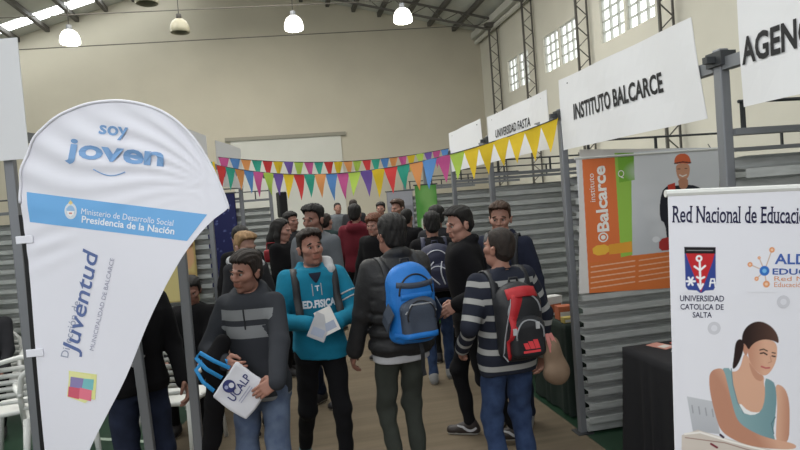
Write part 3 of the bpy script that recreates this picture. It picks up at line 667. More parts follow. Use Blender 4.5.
# ------------------------------------------------------------------ printed sheets
def sd_poly(P, X, Y):
    P = np.array(P, float); n = len(P); d = np.full(X.shape, 1e9); ins = np.zeros(X.shape, bool)
    for i in range(n):
        a, b = P[i], P[i-1]; e = b-a; wx, wy = X-a[0], Y-a[1]; t = np.clip((wx*e[0]+wy*e[1])/(e@e+1e-12), 0, 1)
        d = np.minimum(d, (wx-e[0]*t)**2+(wy-e[1]*t)**2); c1 = Y >= a[1]; c2 = Y < b[1]; c3 = e[0]*wy > e[1]*wx
        ins ^= (c1 & c2 & c3) | (~c1 & ~c2 & ~c3)
    return np.where(ins, -1, 1)*np.sqrt(d)
def smooth_poly(P, n=2):
    P = np.array(P, float)
    for _ in range(n): Q = np.roll(P, -1, 0); P = np.stack([P*.75+Q*.25, P*.25+Q*.75], 1).reshape(-1, 2)
    return P
class Print:
    """a printed picture: coloured samples on a fine grid of the sheet"""
    def __init__(s, x0, y0, x1, y1, step, bg):
        s.x = np.arange(x0, x1+step/2, step); s.y = np.arange(y0, y1+step/2, step); s.X, s.Y = np.meshgrid(s.x, s.y); s.c = np.zeros(s.X.shape+(3,)); s.c[:] = bg
    def fill(s, P, col, soft=.7, smooth=2, a=1., grad=None):
        P = smooth_poly(P, smooth) if smooth else P; al = np.clip(.5-sd_poly(P, s.X, s.Y)/soft, 0, 1)[..., None]*a
        col = np.array(col, float)
        if grad is not None: gx, gy, c2 = grad; t = np.clip((s.X*gx[0]+s.Y*gx[1]-gy[0])/(gy[1]-gy[0]), 0, 1)[..., None]; col = col*(1-t)+np.array(c2)*t
        s.c = s.c*(1-al)+col*al
    def ell(s, cx, cy, rx, ry, col, soft=.7, a=1., rot=0):
        c, q = math.cos(rot), math.sin(rot); x = (s.X-cx)*c+(s.Y-cy)*q; y = -(s.X-cx)*q+(s.Y-cy)*c; k = np.sqrt((x/rx)**2+(y/ry)**2); al = np.clip(.5-(k-1)*min(rx, ry)/soft, 0, 1)[..., None]*a; s.c = s.c*(1-al)+np.array(col)*al
    def line(s, pts, w, col, soft=.7, a=1.):
        d = np.full(s.X.shape, 1e9)
        for (ax, ay), (bx, by) in zip(pts, pts[1:]):
            ex, ey = bx-ax, by-ay; t = np.clip(((s.X-ax)*ex+(s.Y-ay)*ey)/(ex*ex+ey*ey+1e-12), 0, 1); d = np.minimum(d, np.hypot(s.X-ax-ex*t, s.Y-ay-ey*t))
        al = np.clip(.5-(d-w/2)/soft, 0, 1)[..., None]*a; s.c = s.c*(1-al)+np.array(col)*al
    def build(s, name, at, parent, m):
        h, w = s.X.shape; v = [tuple(at(x, y)) for y in s.y for x in s.x]; i = np.arange(h*w).reshape(h, w)
        f = np.stack([i[1:, :-1], i[1:, 1:], i[:-1, 1:], i[:-1, :-1]], -1).reshape(-1, 4); o = raw(name, v, f, m, parent)
        ca = o.data.color_attributes.new('print', 'FLOAT_COLOR', 'POINT'); ca.data.foreach_set('color', np.concatenate([s.c.reshape(-1, 3), np.ones((h*w, 1))], 1).astype(np.float32).ravel()); return o
PRINT = attr_mat('printed_ink', 'print', .55, .3)
INKC = {}
def ink(r, g, b): 
    k = (r, g, b)
    if k not in INKC: INKC[k] = mat('ink_%d_%d_%d' % k, C8(*k), .6)
    return INKC[k]
def poly(at, P, m, parent, name='print', w=.001):
    return raw(name, [tuple(at(x, y, w)) for x, y in P], [tuple(range(len(P)))], m, parent)

# ---- retractable white banner at the right
BN = Fr((1.075, 1.575, 0), (LX, LY, 0), (0, 0, 1)); tl = R(2.0); BF = Fr(Vector((1.103, 1.570, 1.762)), BN.r*math.cos(tl)-Vector((0, 0, 1))*math.sin(tl), Vector((0, 0, 1))*math.cos(tl)+BN.r*math.sin(tl))
t = thing('rollup_banner', 'white rollup banner with a printed seated woman and Red Nacional heading', 'banner', BN.p(.42, 0), 0); inv = t.location.copy()
SB = 343.
def bat(x, y, w=.0015): u = ((x-668)-(y-195)*.040)/SB; v = -((y-195)+(x-668)*.053)/SB; return BF.p(u, v, w)-inv
m = MB(); P = [(0, 0), (.85, 0), (.85, -1.70), (0, -1.70)]; m.add([BF.p(u, v, 0)-inv for u, v in P]+[BF.p(u, v, -.002)-inv for u, v in P], [(3, 2, 1, 0), (4, 5, 6, 7), (0, 1, 5, 4), (1, 2, 6, 5), (2, 3, 7, 6), (3, 0, 4, 7)]); m.build('banner_sheet', mat('banner_white', C8(228, 228, 234), .5), t)
m = MB(); m.tube([BF.p(-.005, .004, -.006)-inv, BF.p(.855, .004, -.006)-inv], .011, 8); m.build('top_bar', WHITE, t)
m = MB(); a = BF.p(.42, -1.71, -.03)-inv; m.box((-.46, -.1, 0), (.46, .1, .075), mx=Matrix.Rotation(-YAW, 4, 'Z')); m.build('base', STEEL, t, bevel=.015)
m = MB(); m.tube([BF.p(.42, 0, -.03)-inv, (0, .03, .05)], .012, 8); m.build('support_pole', STEEL, t)
NAVY = ink(30, 30, 66)
def serif_text(txt, at, x0, y0, w, h, m, parent):
    """lettering with slab serifs on its stems; at(x, y up)"""
    v, f = text_geo(txt, .012); tot = v[:, 0].max(); hh = text_geo('E', .012)[0][:, 1].max(); sx, sy = w/tot, h/hh
    o = raw('lettering', [tuple(at(x0+x*sx, y0+y*sy)) for x, y in v], f, m, parent)
    S = {'R': [(.09, 0), (.09, 1), (.9, 0)], 'N': [(.09, 0), (.09, 1), (.91, 1)], 'd': [(.88, 1.02), (.95, 0)], 'n': [(.12, 0), (.88, 0), (.05, .70)], 'i': [(.5, 0), (.2, .70)], 'l': [(.5, 0), (.3, 1.02)], 'E': [(.1, 0), (.1, 1)], 'u': [(.1, .70), (.85, .70), (.95, 0)], 'a': [(.95, 0)]}
    vs = []; fs = []
    for i, ch in enumerate(txt):
        if ch == ' ': continue
        r = text_geo(txt[:i+1], .012)[0][:, 0].max(); wd = text_geo(ch, .012)[0][:, 0].max()
        for fx, fy in S.get(ch, []):
            cx = x0+(r-wd+wd*fx)*sx; cy = y0+fy*h; a = .085*h; b = .035*h; cy = cy-b if fy > .5 else cy+b; k = len(vs)
            vs += [tuple(at(cx-a, cy-b)), tuple(at(cx+a, cy-b)), tuple(at(cx+a, cy+b)), tuple(at(cx-a, cy+b))]; fs.append((k, k+1, k+2, k+3))
    raw('lettering_serif', vs, fs, m, parent)
up = lambda x, y, w=.0018: bat(x, -y, w)     # y up in banner units
serif_text('Red Nacional de Educación', lambda x, y: bat(673.+x, 222.5-y), 0, 0, 139, 16.5, NAVY, t)
zz6 = lambda P: [(660+x/3.214, 180+y/3.214) for x, y in P]; zz7 = lambda P: [(660+x/3.214, 310+y/3.214) for x, y in P]
W_ = C8(240, 240, 242); pr = Print(683.5, 245.5, 718.5, 293, .4, C8(228, 228, 234))
pr.fill(zz6([(80, 216), (181, 216), (184, 340), (176, 354), (150, 356), (136, 366), (122, 356), (94, 354), (86, 344)]), C8(52, 70, 140), smooth=0)
pr.fill(zz6([(84, 232), (179, 232), (172, 262), (136, 362), (94, 262)]), C8(188, 40, 46), smooth=0); pr.fill(zz6([(80, 215), (181, 215), (181, 236), (81, 236)]), C8(24, 22, 26), smooth=0)
pr.line(zz6([(88, 226), (172, 226)]), .8, C8(140, 140, 140))
for q in ([(130, 256), (134, 340)], [(114, 278), (132, 290), (148, 276)], [(122, 312), (134, 318), (146, 312)], [(126, 335), (134, 350), (142, 335)]): pr.line(zz6(q), 2.0, W_)
x, y = zz6([(128, 252)])[0]; pr.ell(x, y, 3.4, 3.4, W_); pr.ell(x, y, 1.5, 1.5, C8(188, 40, 46))
for a in range(3): x, y = zz6([(102, 326)])[0]; pr.line([(x-4.2*math.cos(a*PI/3), y-4.2*math.sin(a*PI/3)), (x+4.2*math.cos(a*PI/3), y+4.2*math.sin(a*PI/3))], 2., W_)
for q in ([(164, 342), (168, 318), (178, 318), (182, 342)], [(165, 330), (181, 330)]): pr.line(zz6(q), 1.4, W_)
pr.build('printed_shield', lambda x, y: bat(x, y, .0012), t, PRINT)
for txt, x0, x1, y, h in (('UNIVERSIDAD', 68, 211, 391, 19), ('CATOLICA DE', 70, 210, 418, 18), ('SALTA', 110, 172, 444, 18)):
    q = zz6([(x0, y)])[0]; serif_text(txt, lambda x, y: bat(q[0]+x, q[1]-y), 0, 0, (x1-x0)/3.214, h/3.214, NAVY, t)
q = zz6([(372, 268)])[0]; lettering('ALD', lambda x, y: bat(q[0]+x, q[1]-y), 33, 10.5, ink(70, 100, 170), t, bold=.02)
q = zz6([(366, 302)])[0]; lettering('EDUC', lambda x, y: bat(q[0]+x, q[1]-y), 35, 6.3, ink(60, 90, 160), t, bold=.02)
q = zz6([(372, 322)])[0]; lettering('Red N', lambda x, y: bat(q[0]+x, q[1]-y), 30, 4.6, ink(214, 150, 110), t)
q = zz6([(372, 342)])[0]; lettering('Educación', lambda x, y: bat(q[0]+x, q[1]-y), 31, 4.8, ink(214, 150, 110), t)
pr = Print(747.5, 245, 779, 292, .4, C8(228, 228, 234)); c = (340, 290)
for x, y, r in ((363, 222, 9), (293, 270, 8), (315, 316, 7), (347, 333, 11), (322, 248, 5)):
    pr.line(zz6([c, (x, y)]), 1., C8(200, 170, 150)); a, b = zz6([(x, y)])[0]; pr.ell(a, b, r/3.2, r/3.2, C8(222, 150, 100)); pr.ell(a, b, r/7, r/7, C8(236, 200, 170))
a, b = zz6([c])[0]; pr.ell(a, b, 5, 5, C8(50, 110, 190)); pr.ell(a, b, 2.2, 2.2, C8(120, 180, 225)); pr.build('printed_network_emblem', lambda x, y: bat(x, y, .0012), t, PRINT)
pr = Print(684, 318, 838, 472, .5, C8(228, 228, 234)); SK = C8(214, 168, 142); SK2 = C8(188, 136, 112); HR = C8(44, 30, 28)
a, b = zz6([(403, 390)])[0]
pr.fill(zz7([(95, 284), (182, 300), (206, 408), (116, 398)]), C8(196, 198, 202), smooth=0, grad=((0, 1), (395, 440), C8(176, 178, 184)))
for k in range(4): pr.line(zz7([(112+k*22, 314+k*4), (116+k*22, 338+k*4)]), 1.2, C8(150, 152, 158))
pr.fill(zz7([(80, 412), (132, 394), (232, 424), (420, 470), (420, 520), (80, 520)]), C8(206, 196, 186), smooth=0); pr.line(zz7([(90, 408), (140, 402), (240, 432), (360, 462)]), 2, C8(238, 234, 228)); pr.line(zz7([(92, 420), (220, 436), (330, 468)]), 1., C8(150, 120, 110))
pr.fill(zz7([(380, 238), (412, 250), (428, 290), (432, 350), (430, 440), (386, 436), (388, 370), (390, 300)]), SK, smooth=2, grad=((1, 0), (782, 794), SK2))
pr.fill(zz7([(278, 140), (292, 150), (322, 205), (346, 214), (344, 240), (352, 262), (352, 330), (290, 350), (250, 320), (222, 240), (206, 192), (250, 205), (268, 188)]), SK, smooth=2)
pr.fill(zz7([(290, 160), (322, 205), (346, 214), (338, 236), (310, 222)]), SK2, smooth=2, a=.8)
pr.fill(zz7([(264, 300), (296, 332), (332, 336), (346, 322), (340, 350), (300, 356), (270, 332)]), C8(236, 236, 236), smooth=1)
TE = C8(134, 166, 170); pr.fill(zz7([(206, 190), (238, 190), (243, 240), (258, 300), (276, 336), (310, 346), (338, 332), (350, 290), (347, 222), (364, 226), (382, 240), (388, 290), (384, 350), (378, 400), (388, 436), (300, 436), (262, 400), (236, 350), (214, 280), (204, 230)]), TE, smooth=1, grad=((1, 0), (745, 785), C8(112, 146, 152)))
pr.line(zz7([(238, 192), (244, 244), (260, 302), (280, 338)]), 1., C8(104, 138, 144)); pr.line(zz7([(384, 350), (372, 372), (380, 404)]), 1.2, C8(90, 120, 128))
pr.fill(zz7([(165, 226), (172, 200), (196, 190), (214, 194), (226, 240), (246, 320), (262, 366), (300, 394), (360, 420), (452, 436), (456, 456), (380, 456), (300, 446), (244, 424), (206, 396), (190, 350), (172, 282)]), SK, smooth=2, grad=((-.6, .4), (-291, -280), SK2))
pr.fill(zz7([(290, 112), (322, 96), (354, 92), (384, 106), (387, 140), (382, 172), (366, 202), (348, 216), (326, 206), (304, 180), (291, 148)]), SK, smooth=2, grad=((-1, 0), (-768, -750), SK2))
pr.fill(zz7([(278, 104), (272, 128), (284, 152), (292, 140), (292, 108)]), SK2, smooth=2)
pr.fill(zz7([(266, 92), (250, 104), (246, 150), (240, 196), (256, 186), (272, 150), (280, 108)]), HR, smooth=2)
pr.fill(zz7([(270, 112), (272, 74), (292, 46), (326, 34), (362, 48), (386, 76), (393, 110), (376, 100), (346, 94), (318, 102), (300, 118), (294, 132), (280, 108)]), HR, smooth=2, grad=((1, 0), (750, 785), C8(92, 66, 56)))
for q, w, cc in (([(330, 130), (342, 127), (354, 133)], 1.2, HR), ([(370, 138), (380, 140)], 1.1, HR), ([(332, 141), (343, 139), (353, 145)], 1.5, C8(40, 30, 30)), ([(370, 149), (380, 151)], 1.4, C8(40, 30, 30)), ([(364, 150), (368, 168), (358, 172)], .8, SK2), ([(336, 184), (350, 189), (362, 188)], 1.7, C8(188, 96, 96))): pr.line(zz7(q), w, cc)
pr.line(zz7([(206, 410), (216, 418)]), 2.4, C8(60, 40, 60)); pr.line(zz7([(176, 440), (196, 452)]), 2.2, C8(120, 30, 50))
pr.build('printed_woman', lambda x, y: bat(x, y, .0012), t, PRINT)
for q in (zz6([(403, 390)])[0], zz7([(180, 60)])[0]):
    n = 24; poly(lambda x, y, w: bat(q[0]+x, q[1]+y, .0016), [(6.6*math.cos(-2*PI*k/n), 6.6*math.sin(-2*PI*k/n)) for k in range(n)], ink(204, 204, 210), t, 'printed_seal'); poly(lambda x, y, w: bat(q[0]+x, q[1]+y, .0020), [(3.2*math.cos(-2*PI*k/n), 3.2*math.sin(-2*PI*k/n)) for k in range(n)], ink(220, 220, 226), t, 'printed_seal')

# ---- feather flag at the left
FD = 2.3; FS = 600/FD; cr, sr = math.cos(ROLL), math.sin(ROLL); FO = Vector((0, 0, EYE))+(FW+RT*((68-400)/FOC)-UP*((226-225)/FOC))*FD
# the sheet's own frame: zero at its left seam by the blue band, one unit a metre
FF = Fr(FO, (LX, LY, 0), (0, 0, 1))
def fuv(x, y): dx, dy = x-68., y-226.; return ((dx*cr-dy*sr)/FS, -(dx*sr+dy*cr)/FS)
def fwr(u, v):   # creases fanning from the tip, and pulls at the clips
    a = math.atan2(v-.10, u-.60); r = math.hypot(u-.60, v-.10); k = math.exp(-((v-.26)/.16)**2)*min(1, r/.12)
    return .0060*k*math.sin(a*34+2*math.sin(r*9))+.004*math.sin(u*7+v*5)+.003*math.exp(-((u+.1)/.1)**2-((v+.06)/.1)**2)*math.sin(a*60)
t = thing('flag_banner', 'white teardrop flag banner reading soy joven with a light blue band', 'flag', left(-1.36, FD+.0), 0); finv = t.location.copy()
def fat(x, y, w=.002): u, v = fuv(x, y); return FF.p(u, v, fwr(u, v)+w)-finv
OUT = [(40, 450), (33, 350), (27, 262), (22, 215), (21, 190), (25, 166), (38, 138), (58, 119), (86, 106), (118, 101.5), (148, 106), (172, 117), (192, 135), (206, 156), (219, 182), (227.5, 205), (226, 210), (214, 219), (200, 233), (184, 254), (169, 279), (156, 304), (143.6, 330), (122.5, 380), (101, 422), (87, 450), (66, 500), (50, 545), (46, 545), (43, 500)]
def dense(P, n): 
    Q = []; N = len(P)
    for i in range(N):
        p0, p1, p2, p3 = [np.array(P[(i+j-1) % N], float) for j in range(4)]
        for k in range(n): s = k/n; Q.append(.5*((2*p1)+(-p0+p2)*s+(2*p0-5*p1+4*p2-p3)*s*s+(-p0+3*p1-3*p2+p3)*s**3))
    return Q
OD = dense(OUT, 4); NR, NC = 150, 64; P_ = np.array(OD); ry = np.concatenate([101.75+22*(np.arange(24)/24)**2, np.linspace(123.75, 544.5, NR-24)]); vs = []; fs = []
for y in ry:
    hit = []
    for a_, b_ in zip(P_, np.roll(P_, -1, 0)):
        if (a_[1]-y)*(b_[1]-y) <= 0 and a_[1] != b_[1]: hit.append(a_[0]+(b_[0]-a_[0])*(y-a_[1])/(b_[1]-a_[1]))
    l_, r_ = min(hit), max(hit); vs += [(l_+(r_-l_)*q/NC, y) for q in range(NC+1)]
for r in range(NR-1):
    for q in range(NC): a_ = r*(NC+1)+q; fs.append([a_+NC+1, a_+NC+2, a_+1, a_])
n = len(vs); FLW = mat('flag_cloth', C8(226, 226, 234), .55, bump=.05, bscale=300); FLB = mat('flag_cloth_blue', C8(112, 172, 224), .55, bump=.05, bscale=300)
V = [tuple(fat(x, y, 0)) for x, y in vs]+[tuple(fat(x, y, -.0015)) for x, y in vs]; raw('flag_sheet', V, fs+[[i+n for i in f[::-1]] for f in fs], FLW, t, True)
xs2 = np.linspace(0, 1, 60); band = []; bf = []
for r in range(6):
    for q in xs2: L0 = (27+(29.5-27)*r/5, 192+(222-192)*r/5); R0 = (207-(207-187)*r/5, 214.5+(241-214.5)*r/5); band.append(tuple(fat(L0[0]+(R0[0]-L0[0])*q, L0[1]+(R0[1]-L0[1])*q, .0012)))
for r in range(5):
    for q in range(59): a = r*60+q; bf.append((a+60, a+61, a+1, a))
raw('blue_band', band, bf, FLB, t, True)
def fl_text(txt, x, y, w, h, ang, m, bold=0., shear=0., name='lettering'): a = R(ang); lettering(txt, lambda u, v: fat(x+u*math.cos(a)+v*math.sin(a), y+u*math.sin(a)-v*math.cos(a), .0024), w, h, m, t, bold=bold, shear=shear, name=name)
LB = ink(122, 160, 204); fl_text('soy', 100, 138.5, 29, 13.5, 6, LB, .022); fl_text('joven', 67, 164, 97, 25.5, 5.5, LB, .03)
arc = [(95+31*i/14, 169.5+2.5*i/14+5*math.sin(PI*i/14)) for i in range(15)]; m = MB(); m.tube([fat(x, y, .002) for x, y in arc], .0022, 5); m.build('printed_smile', LB, t)
FWH = ink(232, 236, 242); fl_text('Ministerio de Desarrollo Social', 82, 214, 92, 6., 7.5, FWH, .0); fl_text('Presidencia de la Nación', 82, 222.5, 93, 7., 7.5, FWH, .02)
a, b = 71.5, 211; 
for rx, ry, c_, w in ((6.2, 8.2, (214, 220, 226), .0018), (4.2, 5.6, (150, 186, 220), .0022)): poly(lambda x, y, q: fat(a+x, b+y, w), [(rx*math.cos(-2*PI*k/20), ry*math.sin(-2*PI*k/20)) for k in range(20)], ink(*c_), t, 'printed_crest')
poly(lambda x, y, q: fat(a+x, b+y, .0026), [(-4, 0), (-3, 4), (0, 5.6), (3, 4), (4, 0)], ink(236, 236, 236), t, 'printed_crest'); poly(lambda x, y, q: fat(a+x, b+y, .003), [(-1.6, 1.5), (-1.6, 3), (1.6, 3), (1.6, 1.5)], ink(200, 130, 120), t, 'printed_crest'); poly(lambda x, y, q: fat(a+x, b+y, .0026), [(-2.4, -8), (0, -6.2), (2.4, -8), (0, -11)], ink(220, 200, 130), t, 'printed_crest')
JB = ink(92, 110, 158); fl_text('Juventud', 79, 359, 104, 21, -77, JB, .01, .22, 'script_lettering'); fl_text('Dirección de', 65.5, 359, 58, 7.5, -77, ink(150, 156, 176)); fl_text('MUNICIPALIDAD DE BALCARCE', 91, 352, 96, 4.2, -76, ink(150, 150, 170))
for P, c_, w in (([(66, 372), (66, 394), (92, 402), (94, 376)], (222, 222, 150), .0016), ([(67, 372), (88, 377), (86, 402), (82, 405), (64, 398)], (226, 226, 160), .0018), ([(68, 378), (81, 380), (80, 391), (67, 389)], (140, 130, 176), .002), ([(81, 380), (91, 381), (90, 392), (79, 390)], (120, 186, 190), .0022), ([(66, 388), (78, 390), (76, 401), (65, 398)], (206, 92, 112), .0024), ([(77, 389), (89, 392), (88, 403), (76, 400)], (226, 120, 140), .0026)): poly(lambda x, y, q: fat(x, y, w), P[::-1], ink(*c_), t, 'printed_square')
m = MB()
pp = [fat(x-3.2, y, -.012) for x, y in ((49, 560), (44, 500), (40, 450), (33, 350), (27, 262), (22.5, 215))]; pp[0] = FF.p(*fuv(45, 560), -.01)-finv
m.tube([(pp[0].x, pp[0].y, .03)]+pp, .011, 8); m.build('pole', BLACKM, t)
m = MB(); m.tube([fat(x, y, .003) for x, y in dense(OUT, 5)[17:79]], .0055, 8); m.build('hem_sleeve', FLW, t, True)
for x, y in ((23.6, 240), (32.5, 354)):
    m = MB(); p0 = fat(x-8, y+.4, .002); p1 = fat(x+9, y-1, .004); m.ribbon([p0, p0.lerp(p1, .5), p1], [FF.n]*3, .030, .003); m.build('pole_loop', FLW, t)
m = MB(); z0 = Vector((pp[0].x, pp[0].y, 0)); 
for a in range(4): m.bar(z0+Vector((0, 0, .02)), z0+Vector((.32*math.cos(a*PI/2+.6), .32*math.sin(a*PI/2+.6), .012)), .03, .015)
m.build('cross_foot', BLACKM, t)

# ---- orange poster on the divider
t = thing('poster', 'orange green and white poster with a man in an orange helmet', 'poster', (2.1, 4.0, 1.06)); 
def zA(x, y): xx = 540+x/2.645; yy = 130+y/2.645; dx, dy = xx-577.5, yy-158.5; return (dx-dy*.068)/122.6, -(dx*.052+dy)/137.2
def pat(x, y, w=.0015): u, v = zA(x, y); return Vector((u, -.022-w, .95+v))
m = MB(); Wp, Hp = 1.12, .955; vs = [(u, -.022-w, v) for w in (0, -.003) for u, v in ((-.02, 0), (Wp, 0), (Wp, Hp), (-.02, Hp))]; m.add(vs, [(0, 1, 2, 3), (7, 6, 5, 4), (0, 4, 5, 1), (1, 5, 6, 2), (2, 6, 7, 3), (3, 7, 4, 0)]); m.build('poster_sheet', mat('poster_white', C8(218, 218, 220), .5), t)
OR, GR, GP = C8(214, 118, 62), C8(132, 178, 66), C8(220, 221, 224)
pr = Print(101, 50, 470, 424, 1.2, C8(214, 210, 206))
pr.fill([(108, 76), (480, 40), (480, 440), (128, 440)], OR, smooth=0); pr.fill([(108, 76), (196, 76), (212, 340), (124, 345)], C8(218, 116, 66), smooth=0)
pr.fill([(232, 60), (480, 40), (480, 318), (236, 332)], GP, smooth=0, grad=((0, 1), (80, 300), C8(190, 192, 196)))
pr.fill([(190, 60), (233, 60), (238, 330), (208, 335)], C8(150, 192, 80), smooth=0); pr.fill([(198, 60), (240, 60), (243, 132), (203, 138)], C8(120, 172, 60), smooth=0)
for k in range(9): pr.ell(260+k*23, 110+((k*53) % 190), 34, 22, C8(218, 219, 222), soft=20, a=.5)
pr.fill([(134, 302), (176, 298), (178, 324), (138, 328)], C8(236, 184, 70), smooth=1); pr.fill([(176, 300), (236, 294), (238, 322), (178, 326)], C8(226, 160, 60), smooth=0)
for k in range(5):
    y = 346+k*14; pr.line([(132, y+10), (244, y)], 3.2, C8(236, 190, 160), a=.8); pr.line([(256, y+0), (360, y-10)], 3.2, C8(236, 190, 160), a=.7)
D_ = C8(34, 36, 46); pr.fill([(352, 150), (320, 152), (309, 190), (310, 240), (324, 250), (330, 300), (420, 300), (440, 250), (440, 180), (420, 158), (392, 148)], D_, smooth=1); pr.fill([(330, 148), (350, 142), (352, 200), (334, 204)], C8(196, 66, 50), smooth=0)
pr.fill([(308, 292), (340, 286), (342, 322), (308, 324)], C8(170, 52, 50), smooth=1); pr.ell(300, 292, 10, 8, GP)
pr.fill([(352, 92), (388, 90), (390, 116), (384, 132), (370, 140), (358, 132), (352, 112)], C8(206, 150, 120), smooth=2); pr.fill([(358, 132), (384, 130), (386, 152), (372, 164), (360, 154)], C8(190, 134, 106), smooth=1); pr.line([(362, 122), (370, 126), (380, 122)], 3, C8(240, 232, 226)); pr.line([(357, 106), (363, 106)], 2, C8(70, 46, 40)); pr.line([(376, 105), (382, 105)], 2, C8(70, 46, 40))
pr.fill([(347, 94), (348, 76), (358, 66), (374, 64), (386, 70), (392, 84), (392, 94), (370, 90)], C8(220, 106, 66), smooth=2); pr.line([(348, 91), (370, 87), (392, 90)], 3, C8(60, 44, 44))
pr.build('printed_picture', lambda x, y: pat(x, y, .001), t, PRINT)
def ptext(txt, x, y, w, h, ang, m, bold=0., shear=0.): a = R(ang); lettering(txt, lambda u, v: pat(x+u*math.cos(a)+v*math.sin(a), y+u*math.sin(a)-v*math.cos(a), .003), w, h, m, t, bold=bold, shear=shear)
PW = ink(236, 232, 226); ptext('Balcarce', 178, 264, 172, 31, -94, PW, .03); ptext('instituto', 142, 186, 74, 13, -94, PW); ptext('Q', 200, 128, 16, 22, -4, PW)
for r_, c_ in ((13, (236, 232, 226)), (9.5, (218, 116, 66)), (6, (236, 232, 226))): poly(lambda x, y, w: pat(162+x, 280+y, .0022+(13-r_)*.00012), [(r_*math.cos(-2*PI*k/20), r_*math.sin(-2*PI*k/20)) for k in range(20)], ink(*c_), t, 'printed_roundel')
m = MB(); m.tube([(-.03, -.02, .957), (1.13, -.02, .957)], .010, 6); m.build('top_rod', WHITE, t)
for x in (.02, 1.08): m = MB(); m.tube([(x, -.02, .96), (x, .01, 1.0)], .004, 5); m.build('tie', BRACK, t)

# ---- smaller hangings
def hanging(name, label, p, ang, w, h, m, prints=(), cat='poster'):
    t = thing(name, label, cat, p, ang); b = MB(); n = 8; f = lambda u: -.006*math.sin(u/w*7)
    for i in range(n): u0, u1 = w*i/n, w*(i+1)/n; b.add([(u0, f(u0), 0), (u1, f(u1), 0), (u1, f(u1), h), (u0, f(u0), h), (u0, f(u0)+.003, 0), (u1, f(u1)+.003, 0), (u1, f(u1)+.003, h), (u0, f(u0)+.003, h)], [(0, 1, 2, 3), (7, 6, 5, 4), (0, 4, 5, 1), (3, 2, 6, 7)])
    b.build('sheet', m, t); b = MB(); b.tube([(-.02, -.004, h), (w+.02, -.004, h)], .010, 6); b.build('top_rod', BRACK, t); return t
def printed(t, w, h, draw, bg, step=.012): pr = Print(.01, .01, w-.01, h-.01, step, bg); draw(pr); pr.build('printed_picture', lambda x, y: Vector((x, -.012, h-y)), t, PRINT)
p = left(-2.35, 7.22, .95); t = hanging('poster', 'dark blue poster with pale flecks on the left row', p, -YAW, .40, 1.13, mat('poster_blue', C8(40, 44, 92), .5))
def dr(pr):
    for k in range(30): pr.ell(.22+.15*math.sin(k*2.3), .12+.03*k, .006+.006*(k % 3), .010, C8(120, 130, 190), soft=.006, a=.7)
printed(t, .40, 1.13, dr, C8(38, 42, 92))
p = left(-2.43, 6.02, .98); t = hanging('poster', 'yellowish poster with a face beside the edge of the flag', p, -YAW, .36, .68, mat('poster_yellow', C8(196, 172, 110), .5))
def dr(pr):
    pr.ell(.24, .22, .11, .15, C8(206, 160, 120), soft=.02); pr.ell(.26, .08, .13, .07, C8(120, 80, 50), soft=.02); pr.ell(.15, .5, .16, .2, C8(206, 190, 130), soft=.03); pr.ell(.28, .55, .1, .16, C8(170, 130, 80), soft=.03)
printed(t, .36, .68, dr, C8(200, 178, 116))
def stand_banner(name, label, p, w, h, m, draw=None, bg=None):
    t = hanging(name, label, p, 0, w, h, m, cat='banner'); b = MB(); b.box((0, -.08, 0), (w, .1, .06)); b.build('base', BRACK, t); b = MB(); b.tube([(w/2, .03, .03), (w/2, .03, h)], .012, 6); b.build('support_pole', BRACK, t)
    if draw: printed(t, w, h, draw, bg)
def dr(pr):
    for k in range(8): pr.ell(.16+.06*math.sin(k*1.7), .15+.22*k, .10, .13, C8(150, 196, 120), soft=.08, a=.55)
    pr.fill([(.04, .5), (.1, .45), (.2, 1.1), (.12, 1.2)], C8(220, 226, 210), soft=.02)
stand_banner('display_banner', 'narrow green display banner at the end of the right row', (1.84, 8.25, 0), .31, 2.03, mat('banner_green', C8(96, 160, 76), .6), dr, C8(92, 158, 74))
def dr(pr):
    for k in range(5): pr.line([(.06, .45+.06*k), (.4, .44+.06*k)], .025, C8(170, 170, 178), soft=.01)
    pr.fill([(.0, .0), (.5, .0), (.5, .25), (.0, .25)], C8(160, 160, 168), soft=.01, smooth=0)
stand_banner('display_banner', 'grey display banner left of the narrow green one', (1.70, 9.8, 0), .44, 2.0, mat('banner_grey', C8(138, 138, 146), .6), dr, C8(140, 140, 148))
t = thing('loudspeaker', 'small black loudspeaker on a stand at the far left row', 'loudspeaker', left(-1.72, 8.9), .3)
m = MB(); m.box((-.06, -.10, 1.72), (.06, .08, 2.10)); m.build('cabinet', BLACKM, t, bevel=.02); m = MB(); m.tube([(0, 0, 0), (0, 0, 1.62)], .018, 8); m.build('stand_pole', BLACKM, t)
for a in range(3): m = MB(); m.tube([(0, 0, .5), (.3*math.cos(a*2.1), .3*math.sin(a*2.1), .01)], .012, 6); m.build('leg', BLACKM, t)

